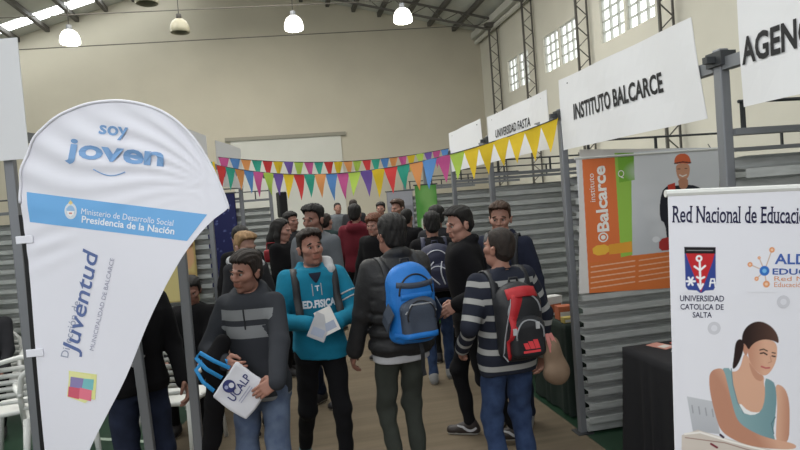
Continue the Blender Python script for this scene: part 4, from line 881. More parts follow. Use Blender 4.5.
# ---- tables with cloths
def cloth_table(label, lab2, x0, y0, x1, y1, h, m, group=None):
    t = thing('trestle_table', label, 'table', ((x0+x1)/2, (y0+y1)/2, 0)); hx, hy = (x1-x0)/2, (y1-y0)/2
    b = MB(); b.box((-hx+.02, -hy+.02, h-.03), (hx-.02, hy-.02, h-.004)); b.build('tabletop', WHITE, t)
    for sx in (-1, 1):
        for sy in (-1, 1): b = MB(); b.bar((sx*(hx-.08), sy*(hy-.08), 0), (sx*(hx-.08), sy*(hy-.08), h-.03), .03); b.build('leg', STEEL, t)
    # cloth: flat on top, folds growing down the skirt
    N = 120; vs = [(0, 0, h)]; rows = [(.94, h+.002), (1.0, h-.004), (1., h-.05), (1., h*.6), (1., h*.3), (1., .015)]; fs = []
    per = []
    for k in range(N):
        s = 4*k/N; i = int(s); q = s-i; per.append([(-hx+2*hx*q, -hy), (hx, -hy+2*hy*q), (hx-2*hx*q, hy), (-hx, hy-2*hy*q)][i])
    for j, (f, z) in enumerate(rows):
        g = max(0, (h-z)/h)
        for k, (x, y) in enumerate(per): fo = 1+g*.035*math.sin(k*.9+math.sin(k*.37)*2)+g*.03; vs.append((x*f*fo, y*f*fo, z))
    for k in range(N): fs.append((0, 1+k, 1+(k+1) % N))
    for j in range(len(rows)-1):
        for k in range(N): a = 1+j*N+k; b_ = 1+j*N+(k+1) % N; fs.append((a, a+N, b_+N, b_))
    o = raw('tablecloth', [(x+(x0+x1)/2, y+(y0+y1)/2, z) for x, y, z in vs], fs, m, None, True); tag(o, lab2, 'tablecloth'); return o
cloth_table('trestle table hidden under the black cloth at right', 'black tablecloth hanging to the floor beside the white rollup banner', 2.10, 2.90, 3.3, 3.56, .75, mat('cloth_black', C8(26, 26, 30), .9, bump=.2, bscale=200))
cloth_table('trestle table hidden under the dark green cloth', 'dark green tablecloth behind the post of the orange poster divider', 2.10, 4.36, 2.95, 4.98, .74, mat('cloth_dark_green', C8(30, 42, 36), .9, bump=.2, bscale=200))
BRC = [mat('paper_red', C8(176, 84, 74), .6), mat('paper_white', C8(206, 204, 200), .6), mat('paper_pink', C8(196, 140, 128), .6), mat('carton_orange', C8(176, 100, 70), .6), mat('paper_yellow', C8(190, 170, 96), .6)]
for i, (x, y, rz, c, lab) in enumerate(((2.30, 3.44, .3, 2, 'pinkish leaflet lying on the black tablecloth, left one'), (2.42, 3.40, -.3, 0, 'reddish leaflet lying on the black tablecloth, middle one'), (2.54, 3.47, .1, 2, 'pinkish leaflet on the black tablecloth by the banner edge'), (2.36, 3.28, .8, 1, 'white leaflet lying nearest on the black tablecloth'))):
    t = thing('leaflet', lab, 'leaflet', (x, y, .7535), rz, 'leaflets on the black table'); m = MB(); m.box((-.05, -.075, 0), (.05, .075, .004)); m.build('cover', BRC[c], t); m = MB(); m.box((-.035, -.05, .004), (.035, -.0, .0046)); m.build('printed_panel', BRC[1 if c != 1 else 0], t)
def carton(label, p, rz, sx, sy, sz, a, b):
    t = thing('leaflet_box', label, 'box', p, rz); m = MB(); m.box((-sx/2, -sy/2, 0), (sx/2, sy/2, sz)); m.build('carton', a, t, bevel=.003); m = MB(); m.box((-sx/2*.8, -sy/2-.002, sz*.15), (sx/2*.8, -sy/2-.0005, sz*.6)); m.build('printed_panel', b, t)
carton('white brochure box standing on the dark green tablecloth', (2.19, 4.80, .743), .2, .16, .10, .16, BRC[1], BRC[3]); carton('orange brochure box in front of the white one on the green tablecloth', (2.20, 4.58, .743), -.1, .13, .10, .11, BRC[3], BRC[1]); carton('small yellow box on the edge of the dark green tablecloth', (2.17, 4.44, .743), .0, .12, .06, .045, BRC[4], BRC[1])

# ---- white plastic chairs
def chair(label, p, rz, group='white plastic chairs'):
    t = thing('plastic_chair', label, 'chair', p, rz, group)      # faces -Y
    F = Field((-.27, -.28, .38), (.27, .27, .48), .012); F.rbox((0, -.01, .43), (.22, .22, .018), .015, .01); F.ell((0, -.02, .47), (.16, .17, .03), .02, 's'); v, q = F.mesh(); raw('seat', v, q, WHITE, t, True)
    m = MB()
    bp = lambda x, z: Vector((x, .20+(z-.44)*.22+.10*(x/.24)**2*-.35, z))
    ol = [(-.225, .44), (-.235, .62), (-.215, .76), (-.14, .84), (0, .865), (.14, .84), (.215, .76), (.235, .62), (.225, .44)]
    m.tube([bp(x, z) for x, z in ol], .019, 8); m.tube([bp(-.225, .52), bp(0, .515), bp(.225, .52)], .016, 6)
    for k in range(5): z = .575+k*.052; w = .222-.006*k*k*.3; m.ribbon([bp(-w, z), bp(0, z), bp(w, z)], [(0, -1, 0)]*3, .034, .012)
    m.build('backrest', WHITE, t, True)
    for s in (-1, 1):
        m = MB(); m.tube([(s*.232, .235, .62), (s*.262, .10, .655), (s*.265, -.10, .655), (s*.255, -.20, .62), (s*.25, -.23, .52), (s*.245, -.225, .43)], [.016, .022, .023, .020, .017, .017], 8); m.build('armrest', WHITE, t, True)
        m = MB(); m.tube([(s*.215, -.20, .43), (s*.235, -.235, .22), (s*.25, -.255, 0)], [.028, .023, .018], 8); m.build('leg', WHITE, t, True)
        m = MB(); m.tube([(s*.205, .19, .44), (s*.225, .235, .22), (s*.24, .275, 0)], [.028, .023, .018], 8); m.build('leg', WHITE, t, True)
    return t
chair('white plastic chair at the left edge seen from behind its slatted back', (*left(-3.07, 4.75)[:2], 0), R(196)); chair('white plastic chair standing between the slim left post and the banded jumper boy', (-.93, 4.92, 0), R(160)); chair('white plastic chair under the flag, only its leg showing', (-1.83, 5.05, 0), R(200))

# ---- bunting
YEL = [C8(*c) for c in ((224, 190, 40), (178, 206, 84), (196, 84, 142), (92, 142, 202), (224, 150, 88), (52, 160, 136), (214, 62, 62), (112, 84, 160))]
PEN = [mat('pennant_%s' % n, c, .7) for n, c in zip(('yellow', 'lime', 'magenta', 'blue', 'orange', 'teal', 'red', 'purple'), YEL)]
for mm in PEN:   # thin plastic lets some light through
    b = mm.node_tree.nodes['Principled BSDF']; b.inputs['Transmission Weight'].default_value = 0
def bunting(label, a, b, sag, seq, h, w, tail=0):
    a = Vector(a); b = Vector(b); t = thing('bunting', label, 'bunting', a); n = len(seq); pt = lambda s: (b-a)*s-Vector((0, 0, 4*sag*s*(1-s)))
    m = MB(); m.tube([pt(i/60) for i in range(61)], .004, 5); m.build('string', BRACK, t)
    d = (b-a).normalized(); nn = Vector((d.y, -d.x, 0)).normalized()
    for i, c in enumerate(seq):
        s = (i+.5)/n; L = (b-a).length; p0 = pt(s-w/2/L); p1 = pt(s+w/2/L); sw = .02*math.sin(i*2.1); tip = (p0+p1)/2-Vector((0, 0, h*(.95+.08*math.sin(i*1.7))))+nn*sw+d*.012*math.sin(i*3.3)
        m = MB(); K = 6; F_, B_ = [], []
        for j in range(K+1):
            q = j/K; l = p0.lerp(tip, q); r = p1.lerp(tip, q); mid = nn*(.012*math.sin(q*4+i))
            F_ += [l+mid*q, (l+r)/2+mid*q+nn*.008*(1-q)*math.sin(i*1.3+1), r+mid*q]
        fs = []
        for j in range(K):
            for u in (0, 1): x = j*3+u; fs.append((x, x+1, x+4, x+3))
        o = len(F_); m.add(F_+[p+nn*.0015 for p in F_], fs+[tuple(y+o for y in f[::-1]) for f in fs]); m.build('pennant', PEN[c], t)
    return t
SEQ = [0]*6+[1, 2, 3, 4, 5, 6, 0, 7]+[1, 2, 3, 4, 5, 6, 0, 7]+[1, 2, 3, 4, 5, 6]
bunting('near string of pennants, yellow ones at its right end', (1.99, 4.04, 2.32), (-.62, 6.34, 2.33), .225, SEQ, .24, .135)
bunting('far string of small coloured pennants behind the near one', (1.99, 6.90, 2.40), (-.60, 6.36, 2.41), .10, [3, 2, 7, 1, 0, 2, 4, 3, 5, 6, 1, 4, 0, 6, 5, 2, 1, 7, 0, 6, 5, 4, 3, 2], .20, .105)
t = thing('ribbon_tuft', 'knot of green and yellow ribbon tied to the left row post', 'ribbon', left(-1.86, 6.08, 2.12), 0)
for i, c in enumerate((1, 0, 5, 0)): m = MB(); m.ribbon([(-.03+.02*i, -.03, .24), (-.035+.025*i, -.05, .12), (-.03+.02*i, -.035, 0)], [(0, -1, 0)]*3, .03, .003); m.build('ribbon', PEN[c], t)
# ------------------------------------------------------------------ clothes and hair
def DK(c): return tuple(.68*x for x in C8(*c))
def cloth(n, c, c2=None, rough=.92, bump=.25, bs=260, noise=.08, ns=14): return mat(n, DK(c), rough, noise=noise if not c2 else 0, nscale=ns, bump=bump, bscale=bs, col2=DK(c2) if c2 else None, spec=.2)
H_BLACK = mat('hair_black', C8(20, 17, 16), .7, noise=.35, nscale=40, bump=.5, bscale=120, stretch=(1, 1, .25)); H_DARK = mat('hair_dark_brown', C8(36, 27, 22), .7, noise=.35, nscale=40, bump=.5, bscale=120, stretch=(1, 1, .25)); H_BROWN = mat('hair_brown', C8(64, 46, 35), .7, noise=.3, nscale=40, bump=.5, bscale=120, stretch=(1, 1, .25))
H_BLOND = mat('hair_blond', C8(140, 110, 76), .7, noise=.3, nscale=40, bump=.5, bscale=120, stretch=(1, 1, .25)); H_RED = mat('hair_auburn', C8(98, 60, 42), .7, noise=.3, nscale=40, bump=.5, bscale=120)
BLK = cloth('fabric_black', (22, 21, 24)); BLK2 = cloth('fabric_black_trousers', (24, 24, 27)); PUFF = mat('puffer_black', C8(29, 29, 31), .6, noise=.1, nscale=10, bump=.3, bscale=60); CHAR = cloth('fabric_charcoal', (52, 52, 56)); NAVYF = cloth('fabric_navy', (42, 46, 64)); GREYK = cloth('knit_grey', (112, 116, 122)); TEALF = cloth('hoodie_turquoise', (34, 138, 172)); MAROON = cloth('hoodie_maroon', (116, 40, 52))
WHF = cloth('cotton_white', (205, 205, 208)); DENIM = cloth('denim_blue', (66, 86, 124), (48, 64, 98), bs=400); DENIML = cloth('denim_light', (112, 126, 150), (88, 102, 130), bs=400); DENIMD = cloth('denim_dark', (44, 52, 74), (36, 42, 60), bs=400); OLIVE = cloth('trousers_olive_grey', (70, 74, 68)); BROWNF = cloth('fabric_brown_grey', (96, 88, 84)); GREENF = cloth('fabric_bottle', (44, 60, 62))
SH_D = mat('shoe_dark', C8(44, 42, 44), .6); SH_T = mat('shoe_teal_grey', C8(84, 116, 122), .6); SH_G = mat('shoe_grey', C8(130, 130, 130), .6)
STR1 = stripe_mat('knit_grey_bands', C8(50, 52, 57), C8(122, 124, 126), [(1.225, 1.300), (1.335, 1.40), (.835, .86)]); STR1S = STR1
STR5 = stripe_mat('knit_navy_stripes', C8(34, 37, 48), C8(150, 150, 148), [(.80, .815)]+[(.853+.107*k, .889+.107*k) for k in range(6)])
TEALS = stripe_mat('hoodie_turquoise_cuffed', C8(34, 138, 172), C8(200, 206, 210), [(.965, .972), (.985, .992)])
def L(at, face, H, x, y, d): q = Matrix.Rotation(-R(face), 3, 'Z')@(view(x, y, d)-Vector((at[0], at[1], 0)))*(1.75/H); return (q.x, q.y, q.z)
def view(x, y, d): return Vector((0, 0, EYE))+(FW+RT*((x-400)/FOC)-UP*((y-225)/FOC))*d

# ------------------------------------------------------------------ the crowd, near to far
boy = person('boy in dark grey jumper with two light bands holding the white bag', (-.20, 3.50), -18, 1.60, 'jumper', 'jeans', 1, STR1, DENIML, H_DARK, SH_G, (172, 122, 100), head=(-22, -8, 3), arm_bands=False, sway=-.07, lw=L((-.20, 3.50), -18, 1.60, 277, 386, 3.05), rw=L((-.20, 3.50), -18, 1.60, 226, 362, 3.22), le=(.9, .5, -.1), re=(-.8, .6, -.2),
             la=(.12, -.03, .085), ra=(-.11, .05, .085), hair_style='full', beard=.55, hood=True, lhand=dict(dir=(-.8, -.18, -.45), back=(.3, -.9, .3), curl=.55), hem=.83, thick=.018)
teal = person('boy in turquoise hoodie with white lettering holding leaflets', (.165, 4.02), 6, 1.675, 'hoodie', 'skinny', 1, TEALF, BLK2, H_DARK, SH_T, (172, 120, 98), head=(14, 2, -3), sway=-.02, lw=(.09, -.29, 1.14), rw=(-.10, -.27, 1.14), le=(.8, .5, -.6), re=(-.8, .5, -.6),
              la=(.10, -.14, .085), ra=(-.13, .26, .13), hair_style='quiff', beard=.3, hood=True, hood_mat=WHF, hood_side=(1,), lhand=dict(dir=(-.75, -.5, .0), back=(.2, -.9, .5), curl=1.0), rhand=dict(dir=(.75, -.5, .0), back=(-.2, -.9, .5), curl=1.0), hem=.86, thick=.030)
blue = person('person in black padded jacket seen from behind wearing the bright blue backpack', (.655, 3.70), -166, 1.735, 'jacket', 'skinny', 1, PUFF, OLIVE, H_BLACK, SH_D, (150, 104, 84), head=(6, 6, 0), lw=(.26, -.16, .86), rw=(-.25, -.18, .88), la=(.085, .02, .085), ra=(-.085, .0, .085), hair_style='full', hem=.875, thick=.034, puff=.012, shirt=WHF, turtleneck=True, brow=False)
coat = person('young man in long black coat stepping left with his head turned', (1.30, 4.24), -112, 1.74, 'coat', 'skinny', 1, BLK, BLK2, H_BLACK, mat('shoe_brown_black', C8(50, 44, 42), .5), (176, 128, 106), head=(34, -12, 0), lw=L((1.30, 4.24), -112, 1.74, 458, 304, 4.08), rw=(-.24, -.1, .84), le=(.3, .45, -1), la=(.09, .27, .115), ra=(-.09, -.08, .085), hair_style='quiff', hem=.80, thick=.030, turtleneck=True, lean=3)
red = person('boy in navy jumper with pale stripes wearing the red and black backpack', (1.235, 3.37), -174, 1.61, 'jumper', 'jeans', 1, STR5, DENIM, H_DARK, SH_D, (162, 114, 92), head=(26, 6, 0), lw=(.25, -.14, .98), rw=(-.285, -.05, .90), re=(-.8, -.1, .1), la=(.10, .03, .085), ra=(-.12, .0, .085), hair_style='short', hem=.82, thick=.026, width=1.06)
navy = person('young man in navy hooded jacket half hidden behind the red backpack boy', (1.64, 4.40), -30, 1.75, 'jacket', 'jeans', 1, NAVYF, DENIMD, H_BROWN, SH_G, (166, 120, 98), head=(2, -8, 2), lw=(.28, -.10, .90), rw=(-.25, -.12, .9), hair_style='quiff', hood=True, hem=.86, thick=.030)
dark = person('person in dark clothes seen from behind wearing the navy backpack', (1.42, 5.72), 170, 1.69, 'jacket', 'skinny', 1, BLK, DENIM, H_BLACK, SH_G, (150, 106, 86), head=(4, 0, 0), la=(.10, .04, .085), ra=(-.08, -.12, .085), hair_style='full', hem=.88, thick=.028, brow=False)
grey = person('tall man in plain grey sweater behind the turquoise hoodie boy', (.275, 5.54), -38, 1.85, 'sweater', 'jeans', 1, GREYK, DENIMD, H_BLACK, SH_D, (156, 110, 90), head=(-4, -8, 3), lw=(.26, -.12, .88), hair_style='quiff', hem=.86, thick=.026, beard=.2, width=1.04)
flagboy = person('person in black hoodie with white strokes on it standing behind the flag banner', (-.92, 3.70), 26, 1.66, 'hoodie', 'jeans', 1, BLK, DENIMD, H_DARK, SH_D, (160, 114, 92), head=(10, -10, 0), lw=(.24, -.16, .92), rw=(-.21, .08, .92), hair_style='short', hood=True, hem=.88, thick=.034)
blond = person('blond person looking right, just behind the grey banded jumper boy', (-.335, 5.10), 34, 1.665, 'jacket', 'skinny', 1, CHAR, BLK2, H_BLOND, SH_D, (180, 136, 114), sex='woman', head=(8, -14, 0), hair_style='quiff', hood=True, hood_mat=WHF, width=.92, fine=False)
seated = person('person in black sitting behind the white chair beside the slim left post', (-.86, 5.62), -10, 1.68, 'jacket', 'skinny', 1, BLK, BLK2, H_BLACK, SH_D, (150, 106, 86), head=(10, -18, 0), seat=.545, lw=(.16, -.34, .60), rw=(-.16, -.34, .62), la=(.11, -.44, .085), ra=(-.11, -.40, .085), lk=(.1, -1, .6), rk=(-.1, -1, .6), hair_style='full', hem=.88, fine=False)
far = [
 ('person with dark hair behind the blond person, only the head clear', (-.44, 6.25), 20, 1.69, 'jacket', BLK, BLK2, H_BLACK, 'full', 'man', (0, -6, 0)),
 ('woman in black coat in profile holding a small red bag', (-.04, 6.72), 66, 1.73, 'coat', BLK, BLK2, H_BLACK, 'long', 'woman', (4, -8, 0)),
 ('dark haired person behind the tall grey sweater man', (.09, 8.12), 30, 1.80, 'jacket', CHAR, DENIMD, H_BLACK, 'full', 'man', (10, 0, 0)),
 ('woman with dark ponytail right of the tall grey sweater man', (.60, 8.80), 140, 1.74, 'jacket', GREENF, BLK2, H_DARK, 'pony', 'woman', (0, 0, 0)),
 ('woman with long dark hair next to the ponytail woman', (.56, 9.50), -60, 1.70, 'jacket', BLK, BLK2, H_BLACK, 'long', 'woman', (0, 0, 0)),
 ('distant man in pale grey shirt against the white door', (1.33, 14.9), 10, 1.93, 'shirt', GREYK, DENIMD, H_BLACK, 'short', 'man', (0, 0, 0)),
 ('person in maroon hoodie seen from behind', (.97, 8.27), 168, 1.83, 'hoodie', MAROON, BLK2, H_BLACK, 'full', 'man', (-8, 0, 0)),
 ('woman with auburn curls facing left beside the black padded jacket', (1.03, 6.93), -30, 1.69, 'jacket', BLK, BLK2, H_RED, 'curly', 'woman', (-8, -6, 0)),
 ('distant dark haired person behind the maroon hoodie, right side', (1.92, 11.85), -20, 1.85, 'jacket', BLK, BLK2, H_BLACK, 'full', 'man', (0, -4, 0)),
 ('brown haired young man in brownish grey top facing left by the grey banner', (1.70, 8.85), -62, 1.86, 'sweater', BROWNF, DENIMD, H_BROWN, 'quiff', 'man', (8, -6, 0)),
 ('distant person whose head shows just above the maroon hoodie', (1.50, 12.95), 170, 1.96, 'jacket', CHAR, BLK2, H_DARK, 'short', 'man', (0, 0, 0)),
 ('person in black standing against the narrow green banner', (1.62, 7.9), 150, 1.72, 'jacket', BLK, BLK2, H_BLACK, 'short', 'man', (0, 0, 0)),
 ('dark haired person between the navy backpack and the black coat', (1.66, 6.45), 175, 1.74, 'jacket', CHAR, BLK2, H_BLACK, 'full', 'man', (0, 0, 0)),
]
crowd = {}
for lab, at, fc, Hh, top, tm, lm, hm_, hs, sx, hd in far:
    crowd[lab] = person(lab, at, fc, Hh, top, 'skinny', 1, tm, lm, hm_, SH_D, (166, 120, 100) if sx == 'man' else (182, 134, 114), sex=sx, head=hd, hair_style=hs, fine=False, hood=(top == 'hoodie'), hem=.84, thick=.026, width=.92 if sx == 'woman' else 1., brow=abs(fc) < 90)
sitter = person('seated person with dark hair at the left edge behind the slatted chair', left(-3.95, 5.6)[:2], 15, 1.66, 'jacket', 'skinny', 1, CHAR, BLK2, H_DARK, SH_D, (150, 106, 86), head=(20, -18, 0), seat=.545, lw=(.16, -.34, .60), rw=(-.16, -.34, .62), la=(.11, -.44, .085), ra=(-.11, -.40, .085), lk=(.1, -1, .6), rk=(-.1, -1, .6), hair_style='full', hem=.88, fine=False)
chair('white plastic chair under the seated person in black, mostly hidden', (-.86, 5.64, 0), R(-10))
chair('white plastic chair under the seated person at the left edge', (*left(-3.95, 5.62)[:2], 0), R(15))

# ---- lettering and trims on clothes
def chest_text(I, txt, x0, x1, z, h, m, back=False, bold=.02):
    v, f = text_geo(txt, bold); v = v/v.max(0); sg = -1 if back else 1
    raw('lettering', [tuple(on_top(I, sg*(x0+(x1-x0)*a), z+h*b, back, .004)) for a, b in v], f, m, I['root'])
chest_text(teal, 'ED.FISICA', -.104, .122, 1.222, .054, ink(214, 220, 226), bold=.045); chest_text(teal, 'T', -.012, .018, 1.335, .036, ink(200, 206, 212))
m = MB()
for sx in (-1, 1): m.tube([on_top(teal, sx*.03, 1.385-.02*k, off=.005) for k in range(5)], .003, 5)
m.build('drawstring', WHF, teal['root'])
m = MB(); m.ribbon([on_top(boy, 0., 1.40-.03*k, off=.001) for k in range(5)], [(0, -1, 0)]*5, .01, .003); m.build('placket', CHAR, boy['root'])
def sleeve_ring(I, side, t, w, m, r=.064):
    S, E = (I['SHL'], I['ELl']) if side > 0 else (I['SHR'], I['ELr']); d = (E-S)/np.linalg.norm(E-S); c = S+(E-S)*t; b = MB(); a0 = Vector(np.cross(d, (0, 0, 1)).tolist()).normalized(); b0 = Vector(d.tolist()).cross(a0)
    P = []
    for k in range(20):
        dr = a0*math.cos(k*PI/10)+b0*math.sin(k*PI/10); h = I['bvh'].ray_cast(Vector(c.tolist())+dr*.16, -dr); P.append(h[0]+dr*.001 if h[0] is not None and (h[0]-Vector(c.tolist())).length < .13 else Vector(c.tolist())+dr*r)
    b.tube(P, w, 6, closed=True); b.build('sleeve_stripe', m, I['root'], True)
for t_ in (.52, .66): sleeve_ring(teal, 1, t_, .006, WHF)
m = MB(); m.ribbon([on_top(flagboy, -.055+.012*k, 1.26-.022*k) for k in range(6)], [(0, -1, 0)]*6, .022, .003); m.ribbon([on_top(flagboy, -.10+.016*k, 1.06+.028*math.sin(k*.9)+.004*k) for k in range(9)], [(0, -1, 0)]*9, .02, .003); m.build('printed_strokes', WHF, flagboy['root'])

m = MB(); m.ribbon([on_top(teal, 0, 1.455-.016*k, off=.004) for k in range(5)], [(0, -1, 0)]*5, [.085, .075, .055, .035, .012], .004); m.build('undershirt', NAVYF, teal['root'])
# ---- backpacks
BPB = mat('nylon_bright_blue', C8(24, 108, 186), .55, noise=.08, nscale=12, bump=.2, bscale=150); BPG = mat('nylon_grey_blue', C8(60, 68, 82), .6, bump=.2, bscale=150); BPK = mat('nylon_black', C8(30, 31, 35), .55, bump=.2, bscale=150); BPR = mat('nylon_red', C8(166, 32, 40), .55, bump=.15, bscale=150); BPN = mat('nylon_navy', C8(40, 42, 64), .6, bump=.2, bscale=150); PIPE = mat('piping_grey', C8(140, 142, 146), .5)
r_, sf, sf2, off = backpack(blue, 'bright blue backpack with grey pockets on the black padded jacket', BPB, BPG, BPK, (.27, .165, .46), 1.215, .015, straps=(1, 1), strap_mat=BPK)
for z, w, mm in ((.345, .115, BPG), (.285, .10, BPB), (.06, .135, BPB)):
    m = MB(); xs_ = np.linspace(-w, w, 15); m.ribbon([sf2(x, z-.25*x*x*(1 if z < .3 else -3), .001) for x in xs_], [(0, 1, 0)]*15, .034, .006); m.build('pocket_band', mm, r_, True)
m = MB(); m.tube([sf2(.10, .19, .002), sf2(.06, .24, .004), sf2(-.06, .24, .004), sf2(-.10, .19, .002)], .005, 6); m.build('zip_pull', PIPE, r_)
m = MB(); m.ribbon([Vector((-.02, .02, .02)), Vector((-.02, .06, -.06)), Vector((-.02, .05, -.16)), Vector((-.025, .055, -.2))], [(0, 1, 0)]*4, .026, .004); m.build('loose_strap', BPK, r_)
for sx in (-1, 1): m = MB(); m.ribbon([Vector((sx*.157, -.05, .10)), Vector((sx*.166, .0, .16)), Vector((sx*.155, .05, .22))], [(sx, 0, 0)]*3, .10, .006); m.build('side_pocket', BPG, r_)
r_, sf, sf2, off = backpack(red, 'red and black backpack with grey piping on the striped jumper', BPK, BPK, PIPE, (.275, .16, .46), 1.175, .0, strap_mat=BPK)
for sx in (1,):
    m = MB(); zs = np.linspace(.40, .02, 18); m.ribbon([sf2(sx*(.035+.080*math.sin((.42-z)*4.5)), z, .001) for z in zs], [(0, 1, .2)]*18, [.075-.055*i/17 for i in range(18)], .006); m.build('red_panel', BPR, r_, True)
    m = MB(); m.tube([sf2(sx*(.075+.062*math.sin((.42-z)*4.2)), z, .004) for z in zs], .0045, 6); m.build('panel_piping', PIPE, r_, True)
m = MB(); m.ribbon([sf(x, .405+.02*math.cos(x*14), .002) for x in np.linspace(-.10, .10, 11)], [(0, 1, .6)]*11, .07, .006); m.build('red_panel', BPR, r_, True)
RL = ink(206, 60, 66); 
for k, (x0, x1) in enumerate(((-.052, -.020), (-.020, .010), (.012, .040))):
    P = [(-x0-.018, .088), (-x0+.012, .088), (-x0-.002-.0, .142-.008*k), (-x0-.032, .142-.008*k)]
    raw('bag_emblem', [tuple(sf2(-x+.01, z, .006)) for x, z in P], [(0, 1, 2, 3)], RL, r_)
raw('bag_emblem', [tuple(sf2(x, z, .006)) for x, z in ((.055, .066), (-.055, .066), (-.055, .080), (.055, .080))], [(0, 1, 2, 3)], RL, r_)
for x, z in ((.10, .20), (-.045, .225)): m = MB(); m.box((-.012, 0, -.02), (.012, .006, .02), mx=Matrix.Translation(sf2(x, z, .004))); m.build('white_tab', WHF, r_)
r_, sf, sf2, off = backpack(dark, 'navy backpack with white curved lines on the person in dark clothes', BPN, BPN, mat('piping_white', C8(190, 192, 200), .5), (.30, .17, .46), 1.20, 0., strap_mat=BPN)
for q in ((-.05, .02), (.03, .06)): m = MB(); m.tube([sf2(q[0]+q[1]*math.sin(k*.35), .30-.02*k, .005) for k in range(12)], .007, 6); m.build('white_line', MATS['piping_white'], r_, True)
backpack(teal, 'black backpack of the turquoise hoodie boy, its straps on his chest', BPK, BPK, BPK, (.30, .16, .44), 1.18, 0., strap_mat=BPK, sx0=.135)
backpack(navy, 'dark backpack of the navy jacket man, edge showing at right', BPK, BPK, PIPE, (.31, .17, .45), 1.20, .0, strap_mat=BPK)

# ---- things in hands
def slab(F, P, th, mats, name, parent, inv, bend=0.):
    vs = [F.p(u, v, w+bend*math.sin(u*14))-inv for w in (th, 0) for u, v in P]; n = len(P); return raw(name, [tuple(q) for q in vs], [tuple(range(n)), tuple(range(2*n-1, n-1, -1))]+[(i, i+n, (i+1) % n+n, (i+1) % n) for i in range(n)], mats, parent)
BD = 3.12; BC = view(211, 397, BD); e1 = (view(246, 422, BD)-BC); e2 = (view(234, 360, BD)-BC); bw, bh = e1.length, e2.length
BFm = Fr(BC, e1, (e2-e1*(e2.dot(e1)/e1.length_squared)))
t = thing('paper_bag', 'white UCALP carrier bag with blue handles held by the banded jumper boy', 'bag', BC); inv = t.location.copy()
F = Field((-.03, -.05, -.06), (bw+.03, bh+.05, .06), .007); F.rbox((bw/2, bh/2, -.012), (bw/2, bh/2, .018), .012, .01); F.wrinkle(.0035, 1.3, 4); v, q = F.mesh()
raw('bag_body', [tuple(BFm.p(a, b, c)-inv) for a, b, c in v], q, mat('bag_white', C8(206, 206, 212), .55), t, True)
ub = mat('ink_ucalp', C8(44, 50, 104), .6); lettering('UCALP', lambda u, v: BFm.p(u, v, .0125)-inv, .155, .044, ub, t, bold=.012, ang=R(90), x0=.115, y0=.052)
n = 22; c0 = (.085, bh-.105)
def disc(cx, cy, r0, m, w, nm): raw(nm, [tuple(BFm.p(cx+r0*math.cos(2*PI*k/n), cy+r0*math.sin(2*PI*k/n), w)-inv) for k in range(n)], [tuple(range(n))], m, t)
disc(.045, .105, .034, ub, .0125, 'bag_emblem'); disc(.052, .116, .014, ink(206, 206, 214), .0132, 'bag_emblem'); disc(.037, .092, .010, ink(150, 156, 190), .0132, 'bag_emblem')
for k in range(2): raw('bag_small_print', [tuple(BFm.p(a, b, .0125)-inv) for a, b in ((.130+.013*k, .07), (.134+.013*k, .07), (.134+.013*k, .17), (.130+.013*k, .17))], [(3, 2, 1, 0)], ink(150, 152, 176), t)
BLH = mat('handle_blue', C8(44, 142, 206), .6)
for pts in (((222, 378, 3.12), (206, 369, 3.1), (196, 358, 3.1), (200, 353, 3.12), (214, 361, 3.13), (230, 368, 3.13)), ((214, 391, 3.14), (203, 382, 3.15), (196, 370, 3.16), (207, 356, 3.2), (222, 360, 3.2), (233, 363, 3.15))):
    P = [view(*p)-inv for p in pts]; P = [Vector(p) for p in dense([tuple(p) for p in P], 3)[:-3]] if False else P; m = MB(); m.ribbon(P, [-FW]*len(P), .022, .003); m.build('handle', BLH, t, True)
# black jacket over his arm
t = thing('draped_jacket', 'black jacket hanging over the arm of the banded jumper boy', 'jacket', view(214, 395, 3.3)); inv = t.location.copy(); vv = lambda x, y, d: np.array(view(x, y, d)-inv)
pts = [vv(222, 343, 3.28), vv(214, 362, 3.22), vv(214, 400, 3.26), vv(211, 440, 3.30), vv(208, 482, 3.34)]; A = np.array(pts); F = Field(A.min(0)-.15, A.max(0)+.15, .009)
F.chain(pts, [.045, .055, .042, .045, .048], .04); F.cone(vv(220, 372, 3.22), vv(219, 430, 3.30), .028, .024, .03); F.wrinkle(.007, 1.2, 2); v, q = F.mesh(); raw('jacket_cloth', v, q, BLK, t, True)
# leaflets in the hands of the turquoise boy
for i, (px, py, an, c, lab) in enumerate(((320, 327, -.5, 1, 'white leaflet held by the turquoise hoodie boy, front one'), (327, 321, .35, 1, 'pale leaflet behind the front one in the turquoise hoodie boy hands'))):
    p = view(px, py, 3.66+.02*i); t = thing('leaflet', lab, 'leaflet', p); F = Fr((0, 0, 0), Vector((math.cos(an), 0, math.sin(an))), Vector((-math.sin(an), .35, math.cos(an)))); slab(F, [(-.055, -.08), (.055, -.08), (.055, .08), (-.055, .08)], .002, WHF if i == 0 else BRC[1], 'paper', t, Vector((0, 0, 0)), .004)
    raw('printed_panel', [tuple(F.p(u, v, .004+.004*math.sin(u*14))) for u, v in ((-.04, -.06), (.04, -.06), (.04, -.01), (-.04, -.01))], [(0, 1, 2, 3)], ink(150, 158, 176), t)
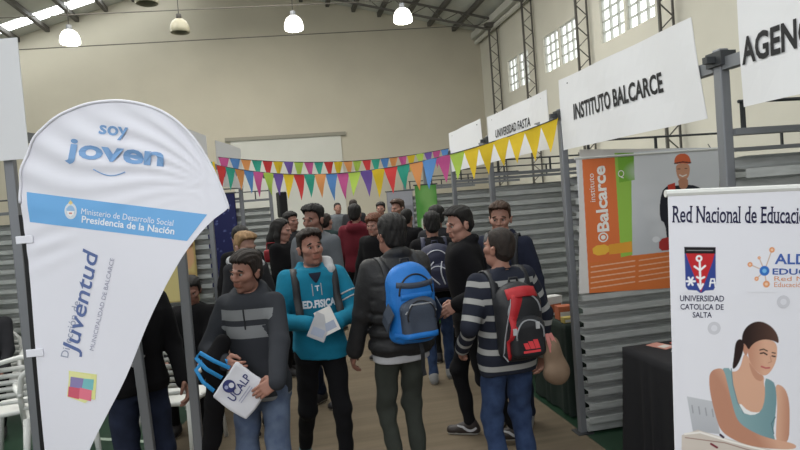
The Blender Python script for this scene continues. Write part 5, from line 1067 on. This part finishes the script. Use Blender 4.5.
# beige bag beside the red backpack boy
p = view(558, 385, 3.36); t = thing('handbag', 'beige cloth bag with pink straps hanging right of the red backpack boy', 'bag', p)
F = Field((-.16, -.12, -.04), (.16, .12, .32), .009); F.ell((.01, 0, .07), (.062, .045, .07), .03); F.ell((-.015, 0, .14), (.054, .04, .085), .04); F.ell((-.03, 0, .22), (.04, .03, .05), .04); F.wrinkle(.010, 1.6, 9); v, q = F.mesh(); raw('bag_body', v, q, mat('cloth_beige', C8(118, 98, 80), .8, noise=.1, nscale=15), t, True)
for s in (-.03, .035): m = MB(); m.ribbon([(s*.6-.02, -.03, .20), (s*.5-.035, -.03, .25), (s*.3-.045, -.015, .30)], [(0, -1, 0)]*3, .022, .004); m.build('strap', mat('strap_pink', C8(176, 110, 104), .7), t)
I = crowd['woman in black coat in profile holding a small red bag']; p = view(273, 262, 6.55); t = thing('handbag', 'small red bag held by the woman in the black coat', 'bag', p)
F = Field((-.14, -.09, -.03), (.14, .09, .2), .01); F.rbox((0, 0, .07), (.09, .035, .07), .025, .01); v, q = F.mesh(); raw('bag_body', v, q, mat('leather_red', C8(150, 34, 44), .5), t, True); m = MB(); m.tube([(-.06, 0, .13), (-.05, 0, .21), (.05, 0, .21), (.06, 0, .13)], .007, 6); m.build('strap', MATS['leather_red'], t)

# white curved mark on the side of the coat wearer's shoe
for sh in [o for o in coat['root'].children if o.name.startswith('shoe')]:
    vv_ = np.array([v.co[:] for v in sh.data.vertices]); bv_ = BVHTree.FromPolygons([tuple(p) for p in vv_], [tuple(p.vertices) for p in sh.data.polygons]); c_ = vv_.mean(0); zb = vv_[:, 2].min()
    P = []
    for k in range(12):
        q = k/11; h = bv_.ray_cast(Vector((c_[0]+.3, c_[1]+.09-.16*q, zb+.062-.026*math.sin(min(1, q*1.6)*PI)*.9+.012*q)), Vector((-1, 0, 0)))
        if h[0] is not None: P.append(h[0]+Vector((.001, 0, 0)))
    if len(P) > 4: m = MB(); m.ribbon(P, [(1, 0, .2)]*len(P), [.004+.016*math.sin(PI*(.25+.7*k/len(P))) for k in range(len(P))], .003); m.build('shoe_mark', WHF, coat['root'])
